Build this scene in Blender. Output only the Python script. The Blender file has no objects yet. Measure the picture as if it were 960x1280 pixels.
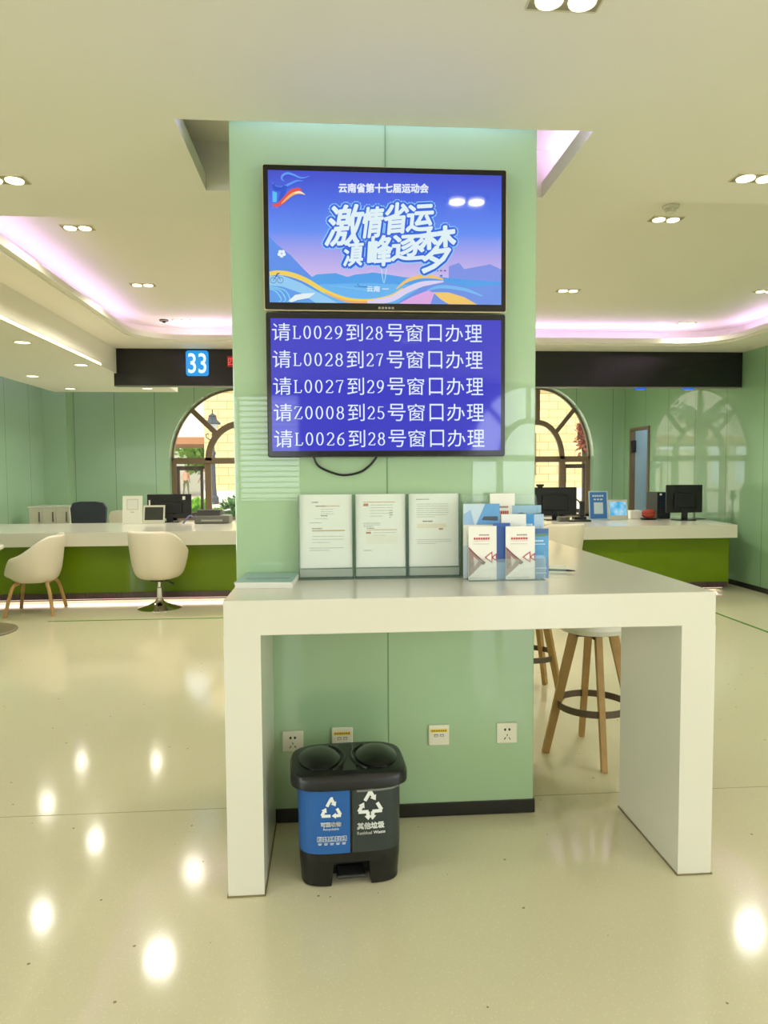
import bpy, bmesh, math, random
from mathutils import Vector, Matrix
random.seed(7)
PI = math.pi
SC = bpy.context.scene
COL = SC.collection
# ------------------------------------------------------------------ camera
F_PX, PITCH, YAW, ROLL = 891.83, -0.05663, 0.07395, -0.00609
CAM = Vector((0.3797, -2.8622, 1.43))
_fw = Vector((math.sin(YAW)*math.cos(PITCH), math.cos(YAW)*math.cos(PITCH), math.sin(PITCH)))
_r0 = Vector((math.cos(YAW), -math.sin(YAW), 0)); _u0 = _r0.cross(_fw)
_r = math.cos(ROLL)*_r0 + math.sin(ROLL)*_u0; _u = -math.sin(ROLL)*_r0 + math.cos(ROLL)*_u0
cd = bpy.data.cameras.new('camera'); cam = bpy.data.objects.new('camera', cd); COL.objects.link(cam)
cd.sensor_fit = 'VERTICAL'; cd.sensor_height = 36; cd.lens = F_PX*36/1280; cd.clip_start = 0.05; cd.clip_end = 300
cam.matrix_world = Matrix(((_r.x, _u.x, -_fw.x, CAM.x), (_r.y, _u.y, -_fw.y, CAM.y), (_r.z, _u.z, -_fw.z, CAM.z), (0, 0, 0, 1)))
SC.camera = cam
def at(px, py, Y):
    """the point on the plane y = Y seen at a pixel of the 960x1280 photograph"""
    d = _fw + (px-480)/F_PX*_r - (py-640)/F_PX*_u
    return CAM + d*((Y-CAM.y)/d.y)
def atz(px, py, Z):
    d = _fw + (px-480)/F_PX*_r - (py-640)/F_PX*_u
    return CAM + d*((Z-CAM.z)/d.z)
# ------------------------------------------------------------------ world, sun, exposure
W = bpy.data.worlds.new('world'); SC.world = W; W.use_nodes = True
bg = W.node_tree.nodes['Background']; bg.inputs[0].default_value = (0.80, 0.91, 1.0, 1); bg.inputs[1].default_value = 2.5
def lamp(name, kind, loc, energy, color, rot=(0, 0, 0), **kw):
    l = bpy.data.lights.new(name, kind); l.energy = energy; l.color = color
    for k, v in kw.items(): setattr(l, k, v)
    o = bpy.data.objects.new(name, l); COL.objects.link(o); o.location = loc; o.rotation_euler = rot
    return o
sun = lamp('sun', 'SUN', (0, -10, 20), 2.9, (1, .93, .8), angle=0.01)
sun.rotation_euler = Vector((0.45, 0.75, -0.95)).to_track_quat('-Z', 'Y').to_euler()
SC.view_settings.view_transform = 'Standard'; SC.view_settings.look = 'None'
SC.view_settings.exposure = -0.12; SC.view_settings.gamma = 1; SC.view_settings.use_curve_mapping = False
SC.cycles.use_denoising = True
SC.cycles.max_bounces = 10; SC.cycles.diffuse_bounces = 5; SC.cycles.glossy_bounces = 5; SC.cycles.transmission_bounces = 8
SC.cycles.sample_clamp_indirect = 6
SC.cycles.caustics_reflective = False; SC.cycles.caustics_refractive = False
# light levels
DOWN_W, BULK_W, COVE_W, LINE_W, SIDE_FILL_W = 2.5, 6.5, 2.4, .12, 126.0
WARM = (1.0, .95, .83); VIOLET = (.76, .58, 1.0)
# daylight through the arched windows and the entrance front: portals guide the sky's light in
def portal(loc, rot, sx, sy):
    o = lamp('daylight_portal', 'AREA', loc, 1, (1, 1, 1), rot, shape='RECTANGLE', size=sx, size_y=sy)
    o.data.cycles.is_portal = True
portal((-1.1, 9.25, 1.75), (PI/2, 0, PI), 2.3, 2.4)
portal((3.92, 9.25, 1.75), (PI/2, 0, PI), 1.9, 2.4)
portal((3.45, -8.25, 1.4), (PI/2, 0, 0), 2.0, 2.6); portal((-1.0, -8.25, 1.75), (PI/2, 0, 0), 1.9, 1.7)
for x, sx_, w_ in ((3.45, 1.9, 70), (-1.0, 1.9, 50)):   # bright street outside the two front windows
    lamp('street_daylight', 'AREA', (x, -8.8, 1.6), w_, (.95, .98, 1.0), (PI/2, 0, 0), shape='RECTANGLE', size=sx_+.4, size_y=2.8)
for sx_ in (-1, 1):             # added fill lamps outside the invented side windows behind the viewer
    for y in (-6.2, -3.9):
        lamp('side_fill', 'AREA', ((-4.9 if sx_ < 0 else 6.15), y, 1.6), SIDE_FILL_W, (.97, .98, 1.0), (0, sx_*PI/2, 0), shape='RECTANGLE', size=2.3, size_y=1.9)

# ------------------------------------------------------------------ materials
def lin(c):
    return tuple((x/255/12.92 if x/255 <= .04045 else ((x/255+.055)/1.055)**2.4) for x in c)
MATS = {}
def mat(name, rgb, rough=.5, metal=0, coat=0, emit=None, estr=1, spec=.5, alpha=1, trans=0, ior=1.5, linear=False, noise=0, nscale=8, bump=0, crough=.03):
    if name in MATS: return MATS[name]
    m = bpy.data.materials.new(name); m.use_nodes = True; n = m.node_tree.nodes; l = m.node_tree.links; b = n['Principled BSDF']
    c = rgb if linear else lin(rgb)
    b.inputs['Base Color'].default_value = (*c, 1); b.inputs['Roughness'].default_value = rough; b.inputs['Metallic'].default_value = metal
    b.inputs['Coat Weight'].default_value = coat; b.inputs['Coat Roughness'].default_value = crough; b.inputs['Specular IOR Level'].default_value = spec
    b.inputs['Alpha'].default_value = alpha; b.inputs['Transmission Weight'].default_value = trans; b.inputs['IOR'].default_value = ior
    if emit is not None:
        b.inputs['Emission Color'].default_value = (*lin(emit), 1); b.inputs['Emission Strength'].default_value = estr
    if noise or bump:
        tc = n.new('ShaderNodeTexCoord'); nt = n.new('ShaderNodeTexNoise'); nt.inputs['Scale'].default_value = nscale; nt.inputs['Detail'].default_value = 4
        l.new(tc.outputs['Object'], nt.inputs['Vector'])
        if noise:
            mx = n.new('ShaderNodeMix'); mx.data_type = 'RGBA'
            mx.inputs[6].default_value = (*[max(0, x*(1-noise)) for x in c], 1); mx.inputs[7].default_value = (*[min(1, x*(1+noise)) for x in c], 1)
            l.new(nt.outputs['Fac'], mx.inputs[0]); l.new(mx.outputs[2], b.inputs['Base Color'])
        if bump:
            bp = n.new('ShaderNodeBump'); bp.inputs['Strength'].default_value = bump; bp.inputs['Distance'].default_value = .01
            l.new(nt.outputs['Fac'], bp.inputs['Height']); l.new(bp.outputs['Normal'], b.inputs['Normal'])
    MATS[name] = m; return m
def glass_panel(name, rgb, axis, spacing, offset, joint=.004, rough=.25, ior=1.5):
    """back-painted glass cladding: glossy, with thin dark joints between the sheets"""
    m = mat(name, rgb, rough=rough, coat=1.0, crough=.015, spec=.5)
    n = m.node_tree.nodes; l = m.node_tree.links; b = n['Principled BSDF']; b.inputs['Coat IOR'].default_value = ior
    tc = n.new('ShaderNodeTexCoord'); sx = n.new('ShaderNodeSeparateXYZ'); l.new(tc.outputs['Object'], sx.inputs[0])
    def M(op, a, bb):
        k = n.new('ShaderNodeMath'); k.operation = op
        for i, v in enumerate((a, bb)):
            if v is None: continue
            if isinstance(v, (int, float)): k.inputs[i].default_value = v
            else: l.new(v, k.inputs[i])
        return k.outputs[0]
    x = M('SUBTRACT', sx.outputs[axis], offset - spacing/2)
    f = M('ABSOLUTE', M('SUBTRACT', M('FRACT', M('DIVIDE', x, spacing), None), .5), None)
    line = M('LESS_THAN', f, joint/2/spacing)
    mx = n.new('ShaderNodeMix'); mx.data_type = 'RGBA'; l.new(line, mx.inputs[0])
    c = lin(rgb); mx.inputs[6].default_value = (*c, 1); mx.inputs[7].default_value = (*[v*.45 for v in c], 1)
    l.new(mx.outputs[2], b.inputs['Base Color'])
    return m
M_CEIL = mat('ceiling_paint', (240, 235, 224), .6)
M_WHITE = mat('solid_surface_white', (220, 217, 203), .22, coat=.3, crough=.08)
M_FRAMEB = mat('bronze_window_frame', (122, 101, 80), .45)
M_BLACK = mat('black_plastic', (18, 18, 19), .35)
M_BLACKG = mat('black_gloss', (14, 14, 15), .12)
M_CHROME = mat('chrome', (210, 208, 200), .08, metal=1)
M_STEEL = mat('brushed_steel', (120, 112, 108), .35, metal=1)
M_COLUMN = glass_panel('pale_green_glass_column', (160, 192, 152), 0, 50, .605, .005, .3, 1.55)
M_WALLG = glass_panel('green_glass_wall', (166, 198, 168), 0, .635, -3.09, .008)
M_WALLR = glass_panel('green_glass_side_wall', (148, 186, 148), 1, .78, 5.83, .008)
M_LIME = mat('lime_green_glass', (104, 130, 0), .35, coat=.25, spec=.25, noise=.12, nscale=1.2)
M_ACRYL = mat('clear_acrylic', (205, 228, 218), .03, alpha=.14, spec=.8)
M_ACRYLE = mat('acrylic_edge', (120, 150, 140), .1, alpha=.55)
M_GLASS = mat('window_glass', (235, 245, 240), .0, alpha=.06)
M_PAPER = mat('white_paper', (244, 243, 236), .7)
M_WOOD = mat('beech_wood', (182, 142, 88), .45, noise=.25, nscale=14)
M_WOODD = mat('oak_wood', (172, 136, 80), .5, noise=.25, nscale=14)
M_SHELL = mat('white_moulded_shell', (232, 222, 204), .4)
M_CUSH = mat('white_leatherette', (228, 226, 216), .5)
M_RING = mat('brown_metal_ring', (92, 76, 58), .45)
M_SKIRT = mat('dark_skirting', (26, 24, 22), .3)
M_GREYF = mat('charcoal_fabric', (62, 68, 76), .9, bump=.2, nscale=300)
def emis(name, rgb, s=1.0):
    return mat(name, (0, 0, 0), .12, emit=rgb, estr=s, spec=.5)

# ------------------------------------------------------------------ mesh helpers
class MB:
    def __init__(self): self.bm = bmesh.new(); self.mi = 0; self.mats = []
    def use(self, m):
        if m not in self.mats: self.mats.append(m)
        self.mi = self.mats.index(m); return self
    def face(self, vs):
        try: f = self.bm.faces.new(vs); f.material_index = self.mi; return f
        except ValueError: return None
    def poly(self, pts): return self.face([self.bm.verts.new(p) for p in pts])
    def box(self, x0, x1, y0, y1, z0, z1, bev=0, seg=2):
        v = [self.bm.verts.new(p) for p in ((x0,y0,z0),(x1,y0,z0),(x1,y1,z0),(x0,y1,z0),(x0,y0,z1),(x1,y0,z1),(x1,y1,z1),(x0,y1,z1))]
        fs = [self.face([v[i] for i in q]) for q in ((0,3,2,1),(4,5,6,7),(0,1,5,4),(1,2,6,5),(2,3,7,6),(3,0,4,7))]
        if bev:
            es = list({e for f in fs for e in f.edges})
            r = bmesh.ops.bevel(self.bm, geom=es, offset=bev, segments=seg, affect='EDGES', profile=.5)
            for f in r['faces']: f.material_index = self.mi
        return self
    def prism(self, pts, to3, d0, d1, cap=True):
        """closed outline pts (2d) carried by to3(a, b, d), from depth d0 to d1"""
        A = [self.bm.verts.new(to3(a, b, d0)) for a, b in pts]; B = [self.bm.verts.new(to3(a, b, d1)) for a, b in pts]
        n = len(pts)
        for i in range(n): self.face([A[i], A[(i+1) % n], B[(i+1) % n], B[i]])
        if cap: self.face(A[::-1]); self.face(B)
        return self
    def loft(self, rings, cap0=True, cap1=True, closed=True):
        R = [[self.bm.verts.new(p) for p in r] for r in rings]; n = len(R[0])
        for a, b in zip(R, R[1:]):
            for i in range(n if closed else n-1): self.face([a[i], a[(i+1) % n], b[(i+1) % n], b[i]])
        if cap0: self.face(R[0][::-1])
        if cap1: self.face(R[-1])
        return self
    def lathe(self, prof, c=(0, 0, 0), n=32, cap0=True, cap1=True, sx=1, sy=1):
        return self.loft([[(c[0]+r*sx*math.cos(2*PI*i/n), c[1]+r*sy*math.sin(2*PI*i/n), c[2]+z) for i in range(n)] for r, z in prof], cap0, cap1)
    def tube(self, pts, r, n=8, closed=False):
        pts = [Vector(p) for p in pts]; rings = []
        rr = r if isinstance(r, (list, tuple)) else [r]*len(pts)
        up = None
        for i, p in enumerate(pts):
            a = pts[i-1] if (i > 0 or closed) else p; b = pts[(i+1) % len(pts)] if (i < len(pts)-1 or closed) else p
            t = (b-a).normalized()
            if up is None:
                up = Vector((0, 0, 1)) if abs(t.z) < .9 else Vector((1, 0, 0))
            s = t.cross(up)
            if s.length < 1e-5: s = t.cross(Vector((.3, 1, .2)))
            s.normalize(); up = s.cross(t).normalized()
            rings.append([p + s*rr[i]*math.cos(2*PI*k/n) + up*rr[i]*math.sin(2*PI*k/n) for k in range(n)])
        if closed: return self.loft(rings + [rings[0]], False, False)
        return self.loft(rings)
    def bar(self, p0, p1, w0, d0, w1=None, d1=None, ref=(0, 1, 0)):
        p0 = Vector(p0); p1 = Vector(p1); w1 = w1 or w0; d1 = d1 or d0
        t = (p1-p0).normalized(); s = Vector(ref).cross(t).normalized(); q = t.cross(s)
        mk = lambda p, w, d: [p+s*a*w/2+q*b*d/2 for a, b in ((-1,-1),(1,-1),(1,1),(-1,1))]
        return self.loft([mk(p0, w0, d0), mk(p1, w1, d1)])
    def build(self, name, m=None, parent=None, smooth=False, loc=None, angle=35, solid=0, subdiv=0):
        bmesh.ops.remove_doubles(self.bm, verts=self.bm.verts, dist=1e-6)
        bmesh.ops.recalc_face_normals(self.bm, faces=self.bm.faces)
        me = bpy.data.meshes.new(name); self.bm.to_mesh(me); self.bm.free()
        for x in (self.mats or [m]): me.materials.append(x)
        if smooth:
            for p in me.polygons: p.use_smooth = True
            try: me.set_sharp_from_angle(angle=math.radians(angle))
            except Exception: pass
        o = bpy.data.objects.new(name, me); COL.objects.link(o)
        if parent: o.parent = parent
        if loc is not None: o.location = loc
        if solid:
            q = o.modifiers.new('solid', 'SOLIDIFY'); q.thickness = solid; q.offset = 0
        if subdiv:
            q = o.modifiers.new('sub', 'SUBSURF'); q.levels = subdiv; q.render_levels = subdiv
        return o
def tag(o, label, cat, group=None, kind=None):
    o['label'] = label; o['category'] = cat
    if group: o['group'] = group
    if kind: o['kind'] = kind
    return o
def thing(name, label, cat, loc=(0, 0, 0), rz=0, group=None):
    o = bpy.data.objects.new(name, None); COL.objects.link(o); o.empty_display_size = .05
    o.location = loc; o.rotation_euler = (0, 0, rz)
    return tag(o, label, cat, group)
def struct(o, label, cat):
    o['kind'] = 'structure'; return tag(o, label, cat)
def dup(root, loc, rz, label, group=None):
    r = root.copy(); COL.objects.link(r); r.location = loc; r.rotation_euler = (0, 0, rz); r['label'] = label
    if group: r['group'] = group
    for ch in list(root.children):
        c = ch.copy(); COL.objects.link(c); c.parent = r
        for g in ch.children:
            d = g.copy(); COL.objects.link(d); d.parent = c
    return r
def rrect(x0, x1, y0, y1, r, n=6):
    P = []
    for cx, cy, a0 in ((x1-r, y0+r, -PI/2), (x1-r, y1-r, 0), (x0+r, y1-r, PI/2), (x0+r, y0+r, PI)):
        for k in range(n+1):
            a = a0+PI/2*k/n; P.append((cx+r*math.cos(a), cy+r*math.sin(a)))
    return P
XY = lambda a, b, d: (a, b, d)
XZ = lambda a, b, d: (a, d, b)
YZ = lambda a, b, d: (d, a, b)
def smooth_path(pts, k=6):
    """Catmull-Rom samples"""
    P = [Vector(p) for p in pts]; out = []
    for i in range(len(P)-1):
        a = P[max(i-1, 0)]; b = P[i]; c = P[i+1]; d = P[min(i+2, len(P)-1)]
        for j in range(k):
            t = j/k; out.append(.5*((2*b)+(c-a)*t+(2*a-5*b+4*c-d)*t*t+(3*b-a-3*c+d)*t**3))
    out.append(P[-1]); return out
# ------------------------------------------------------------------ lettering
_TC = {}
def glyphs(s, offset=0.0):
    """flat triangles of a text in unit-free coordinates, plus its bounding box"""
    key = (s, offset)
    if key in _TC: return _TC[key]
    cu = bpy.data.curves.new('t', 'FONT'); cu.body = s; cu.size = 1; cu.offset = offset; cu.resolution_u = 3
    ob = bpy.data.objects.new('t', cu); COL.objects.link(ob)
    dg = bpy.context.evaluated_depsgraph_get(); dg.update()
    me = bpy.data.meshes.new_from_object(ob.evaluated_get(dg))
    vs = [tuple(v.co[:2]) for v in me.vertices]; fs = [tuple(p.vertices) for p in me.polygons]
    bpy.data.objects.remove(ob); bpy.data.curves.remove(cu); bpy.data.meshes.remove(me)
    bb = (min(v[0] for v in vs), max(v[0] for v in vs), min(v[1] for v in vs), max(v[1] for v in vs)) if vs else (0, 1, 0, 1)
    _TC[key] = (vs, fs, bb); return _TC[key]
def put_text(mb, s, quad, to3, offset=0.0, ref=None):
    """fit the text's box into a quad given as (lower-left, lower-right, upper-left) in 2d"""
    vs, fs, bb = glyphs(s, offset)
    if ref is not None: bb = glyphs(s, ref)[2]
    o, ex, ey = [Vector(q) for q in quad]; ex = ex-o; ey = ey-o
    vv = []
    for x, y in vs:
        p = o + ex*((x-bb[0])/(bb[1]-bb[0])) + ey*((y-bb[2])/(bb[3]-bb[2])); vv.append(mb.bm.verts.new(to3(p.x, p.y)))
    for f in fs: mb.face([vv[i] for i in f])
def bold_text(mb, s, quad, to3, rad, n=10):
    put_text(mb, s, quad, to3)
    for rr in ([rad, rad*.55] if rad > .004 else [rad]):
        for k in range(n):
            d = Vector((rr*math.cos(2*PI*k/n), rr*math.sin(2*PI*k/n))); put_text(mb, s, [Vector(q)+d for q in quad], to3)
def bold_box(mb, s, x0, x1, y0, y1, to3, rad):
    bold_text(mb, s, ((x0+rad, y0+rad), (x1-rad, y0+rad), (x0+rad, y1-rad)), to3, rad)
def text_box(mb, s, x0, x1, y0, y1, to3, offset=0.0):
    put_text(mb, s, ((x0, y0), (x1, y0), (x0, y1)), to3, offset)
def ribbon(mb, pts, widths, to3, k=6):
    """flat band along a smooth 2d path; widths per control point"""
    P = smooth_path([(*p, w) for p, w in zip(pts, widths)], k)
    L, R = [], []
    for i, p in enumerate(P):
        a = P[max(i-1, 0)]; b = P[min(i+1, len(P)-1)]; t = Vector((b.x-a.x, b.y-a.y)).normalized(); n = Vector((-t.y, t.x))
        L.append(mb.bm.verts.new(to3(p.x+n.x*p.z/2, p.y+n.y*p.z/2))); R.append(mb.bm.verts.new(to3(p.x-n.x*p.z/2, p.y-n.y*p.z/2)))
    for i in range(len(P)-1): mb.face([L[i], R[i], R[i+1], L[i+1]])
def arc(cx, cy, rx, ry, a0, a1, n=14):
    return [(cx+rx*math.cos(math.radians(a0+(a1-a0)*i/n)), cy+ry*math.sin(math.radians(a0+(a1-a0)*i/n))) for i in range(n+1)]
SERIF = {
 '0': [arc(.25,.5,.17,.45,0,360,28)],
 '2': [arc(.25,.70,.17,.25,165,-25,14)+[(.3,.42),(.07,.06)], [(.06,.045),(.43,.045),(.45,.16)]],
 '5': [[(.41,.93),(.13,.93),(.10,.53)]+arc(.23,.32,.19,.27,120,-150,16)],
 '6': [arc(.25,.30,.17,.26,0,360,20), arc(.46,.34,.38,.60,95,185,12)],
 '7': [[(.07,.80),(.08,.93),(.44,.93),(.30,.55),(.21,.04)]],
 '8': [arc(.25,.73,.145,.21,0,360,20), arc(.25,.275,.175,.245,0,360,20)],
 '9': [arc(.25,.66,.17,.28,0,360,20), arc(.04,.62,.38,.58,-82,4,12)],
 'L': [[(.13,.05),(.13,.93)], [(.03,.93),(.24,.93)], [(.03,.045),(.42,.045),(.46,.24)]],
 'Z': [[(.06,.77),(.07,.93),(.43,.93),(.05,.05),(.43,.05),(.46,.22)]],
}
def serif_glyph(mb, ch, x, y, w, h, to3):
    for st in SERIF[ch]:
        P = [(x+a*w/.5, y+b*h) for a, b in st]
        L, R = [], []
        for i, p in enumerate(P):
            a = P[max(i-1, 0)]; b = P[min(i+1, len(P)-1)]
            if len(P) > 20 and P[0] == P[-1] or (abs(P[0][0]-P[-1][0])+abs(P[0][1]-P[-1][1]) < 1e-6):
                if i == 0: a = P[-2]
                if i == len(P)-1: b = P[1]
            t = Vector((b[0]-a[0], b[1]-a[1]))
            if t.length < 1e-9: t = Vector((0, 1))
            t.normalize(); th = h*(.05+.06*abs(t.y)); n = Vector((-t.y, t.x))
            L.append(mb.bm.verts.new(to3(p[0]+n.x*th/2, p[1]+n.y*th/2))); R.append(mb.bm.verts.new(to3(p[0]-n.x*th/2, p[1]-n.y*th/2)))
        for i in range(len(P)-1): mb.face([L[i], R[i], R[i+1], L[i+1]])

# ================================================================== SETTING
XL, XR, YB, YF = -4.1, 5.36, 9.0, -8.0
ZS, ZP, ZU, ZBULK, ZBACK = 2.7676, 2.84, 3.08, 2.56, 3.1
# floor: polished cream terrazzo
def floor_mat():
    m = mat('cream_terrazzo', (214, 204, 166), .09, spec=.6)
    n = m.node_tree.nodes; l = m.node_tree.links; b = n['Principled BSDF']
    tc = n.new('ShaderNodeTexCoord'); 
    v = n.new('ShaderNodeTexVoronoi'); v.inputs['Scale'].default_value = 95; l.new(tc.outputs['Object'], v.inputs['Vector'])
    r = n.new('ShaderNodeValToRGB'); r.color_ramp.elements[0].color = (*lin((221, 214, 184)), 1); r.color_ramp.elements[1].color = (*lin((216, 209, 178)), 1)
    r.color_ramp.elements[0].position = .0; r.color_ramp.elements[1].position = .25
    e = r.color_ramp.elements.new(.12); e.color = (*lin((228, 222, 194)), 1)
    l.new(v.outputs['Distance'], r.inputs[0])
    # sparse dark chips
    v2 = n.new('ShaderNodeTexVoronoi'); v2.inputs['Scale'].default_value = 9; l.new(tc.outputs['Object'], v2.inputs['Vector'])
    mr = n.new('ShaderNodeMath'); mr.operation = 'LESS_THAN'; mr.inputs[1].default_value = .045; l.new(v2.outputs['Distance'], mr.inputs[0])
    mx = n.new('ShaderNodeMix'); mx.data_type = 'RGBA'; l.new(mr.outputs[0], mx.inputs[0]); l.new(r.outputs[0], mx.inputs[6]); mx.inputs[7].default_value = (*lin((150, 134, 100)), 1)
    l.new(mx.outputs[2], b.inputs['Base Color'])
    nt = n.new('ShaderNodeTexNoise'); nt.inputs['Scale'].default_value = 1.3; l.new(tc.outputs['Object'], nt.inputs['Vector'])
    rm = n.new('ShaderNodeMapRange'); rm.inputs[3].default_value = .06; rm.inputs[4].default_value = .15; l.new(nt.outputs['Fac'], rm.inputs[0]); l.new(rm.outputs[0], b.inputs['Roughness'])
    return m
mb = MB(); mb.box(XL-.2, XR+.2, YF-.2, YB+.15, -.12, 0)
struct(mb.build('floor', floor_mat()), 'polished cream terrazzo floor of the hall', 'floor')
mb = MB().use(mat('floor_joint_strip', (150, 140, 108), .3))
mb.box(XL+.01, XR-.01, .146, .15, 0, .0006); mb.box(XL+.01, XR-.01, -6.2, -6.196, 0, .0006)
struct(mb.build('trim_1'), 'thin dark joint line across the terrazzo floor', 'floor joint')
mb = MB(); mb.box(-2.37, .6, 4.18, 4.215, 0, .001)
struct(mb.build('trim_2', mat('green_inlay', (92, 140, 58), .25)), 'green inlay line in the floor before the left counter', 'floor inlay')
mb = MB(); mb.box(4.18, 4.215, 1.0, 4.9, 0, .001)
struct(mb.build('trim_3', MATS['green_inlay']), 'green inlay line in the floor running towards the right counter', 'floor inlay')
# walls
def wall_holes(mb, outer, holes, to3, d0, d1):
    for d in (d0, d1):
        es = []
        for loop in [outer]+holes:
            vs = [mb.bm.verts.new(to3(a, b, d)) for a, b in loop]
            es += [mb.bm.edges.new((vs[i], vs[(i+1) % len(vs)])) for i in range(len(vs))]
        r = bmesh.ops.triangle_fill(mb.bm, edges=es, use_beauty=True)
        for f in r['geom']:
            if isinstance(f, bmesh.types.BMFace): f.material_index = mb.mi
    for loop in [outer]+holes:
        A = [mb.bm.verts.new(to3(a, b, d0)) for a, b in loop]; B = [mb.bm.verts.new(to3(a, b, d1)) for a, b in loop]
        for i in range(len(loop)): mb.face([A[i], A[(i+1) % len(loop)], B[(i+1) % len(loop)], B[i]])
def arch(cx, rx, rz, z0, zs, n=24):
    return [(cx-rx, z0), (cx+rx, z0)] + [(cx+rx*math.cos(PI*i/n), zs+rz*math.sin(PI*i/n)) for i in range(n+1)]
WIN = [(-1.11, 1.13, 1.19), (3.92, .92, 1.21)]; ZSILL, ZSPR = .62, 1.63
mb = MB(); wall_holes(mb, [(XL-.2, 0), (XR+.2, 0), (XR+.2, 3.6), (XL-.2, 3.6)], [arch(c, a, b, ZSILL, ZSPR) for c, a, b in WIN], XZ, YB, YB+.3)
struct(mb.build('wall_back', M_WALLG), 'green glass clad back wall with two arched windows', 'wall')
FILL_HOLES = [[(y-.95, .5), (y+.95, .5), (y+.95, 2.65), (y-.95, 2.65)] for y in (-6.2, -3.9)]  # side wall openings added to let the fill lamps in
mb = MB(); wall_holes(mb, [(YF, 0), (YB, 0), (YB, 3.6), (YF, 3.6)], FILL_HOLES, YZ, XL-.2, XL)
struct(mb.build('wall_left', glass_panel('green_glass_left_wall', (168, 200, 170), 1, .8, 7.4, .008)), 'green glass clad wall at the far left', 'wall')
mb = MB(); mb.box(XL, -3.74, 8.7, YB, 0, 3.2)
struct(mb.build('wall_pier', mat('pier_green_glass', (170, 202, 168), .25, coat=1)), 'green glass clad pier in the back left corner', 'wall')
DY0, DY1, DZ = 8.0, 8.72, 2.12
mb = MB(); wall_holes(mb, [(YF, 0), (YB, 0), (YB, 3.6), (YF, 3.6)], [[(DY0, 0.001), (DY1, 0.001), (DY1, DZ), (DY0, DZ)]]+FILL_HOLES, YZ, XR, XR+.2)
struct(mb.build('wall_right', M_WALLR), 'glossy green glass clad wall on the right', 'wall')
mb = MB(); mb.box(XR-.012, XR, YF+.02, 7.95, .001, .06)
struct(mb.build('baseboard_right', M_SKIRT), 'dark skirting along the right wall', 'skirting')
# door in the right wall: brown lined opening with a small grey-blue lobby behind
d = thing('door_1', 'brown framed doorway in the far end of the right wall', 'door', (XR, 8.36, 0)); d['kind'] = 'structure'
mb = MB(); mb.box(-.02, .06, -.36, -.31, .005, DZ); mb.box(-.02, .06, .31, .36, .005, DZ); mb.box(-.02, .06, -.31, .31, DZ-.05, DZ)
mb.build('frame', M_FRAMEB, d)
mb = MB(); mb.box(.061, .25, .31, .358, .005, DZ-.01); mb.box(.061, .25, -.358, -.31, .005, DZ-.01); mb.build('reveal', mat('lobby_grey_blue', (168, 190, 200), .6), d)
mb = MB(); mb.box(-.01, .05, .24, .309, 1.72, 1.92, .01); mb.build('door_closer', M_BLACK, d)
mb = MB(); mb.box(.25, 1.3, .32, .37, 0, 2.6); mb.box(1.25, 1.3, -1.2, .32, 0, 2.6); mb.box(.25, 1.3, -1.2, -1.15, 0, 2.6); mb.box(.21, 1.3, -1.2, .37, 2.6, 2.65); mb.box(.21, 1.3, -1.2, .37, -.06, 0)
mb.build('lobby', mat('lobby_grey_blue', (168, 190, 200), .6), d)
lamp('lobby_light', 'POINT', (XR+.75, 8.0, 2.3), 14, (.9, .96, 1), shadow_soft_size=.1)
# front wall behind the photographer: an arched window and one with a drawn slatted blind
FA = arch(3.45, .95, 1.12, .1, 1.62); FB = [(-1.95, .95), (-.05, .95), (-.05, 2.62), (-1.95, 2.62)]
mb = MB(); wall_holes(mb, [(XL-.2, 0), (XR+.2, 0), (XR+.2, 3.6), (XL-.2, 3.6)], [FA, FB], XZ, YF-.2, YF)
struct(mb.build('wall_front', mat('front_wall_paint', (196, 196, 170), .5)), 'pale wall with an arched and a blinded window behind the viewer', 'wall')
w = thing('window_4', 'window with a slatted blind behind the viewer', 'window', (-1.0, YF-.1, 0)); w['kind'] = 'structure'
mb = MB(); mb.box(-.95, -.90, -.03, .03, .95, 2.62); mb.box(.90, .95, -.03, .03, .95, 2.62); mb.box(-.9, .9, -.03, .03, .95, 1.0); mb.box(-.9, .9, -.03, .03, 2.57, 2.62); mb.box(-.02, .02, -.03, .03, 1.0, 2.57); mb.build('frame', M_FRAMEB, w)
mb = MB()
for k in range(19): mb.loft([[(x, .045, 1.02+k*.082), (x, .075, 1.045+k*.082), (x, .075, 1.047+k*.082), (x, .045, 1.022+k*.082)] for x in (-.89, .89)])
mb.build('blind', mat('blind_slats', (214, 214, 204), .5), w)
for n_, (wy, wx) in enumerate(((-6.2, XL-.1), (-3.9, XL-.1), (-6.2, XR+.1), (-3.9, XR+.1))):  # frames for the invented side openings that carry the fill
    w = thing('window_%d' % (5+n_), 'added side window behind the viewer, letting in fill light', 'window', (wx, wy, 0), group='added side windows'); w['kind'] = 'structure'
    mb = MB()
    for a in (-.95, -.025, .90): mb.box(-.03, .03, a, a+.05, .5, 2.65)
    for z in (.5, 1.9, 2.60): mb.box(-.03, .03, -.9, .9, z, z+.05)
    mb.build('frame', M_FRAMEB, w)
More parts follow.
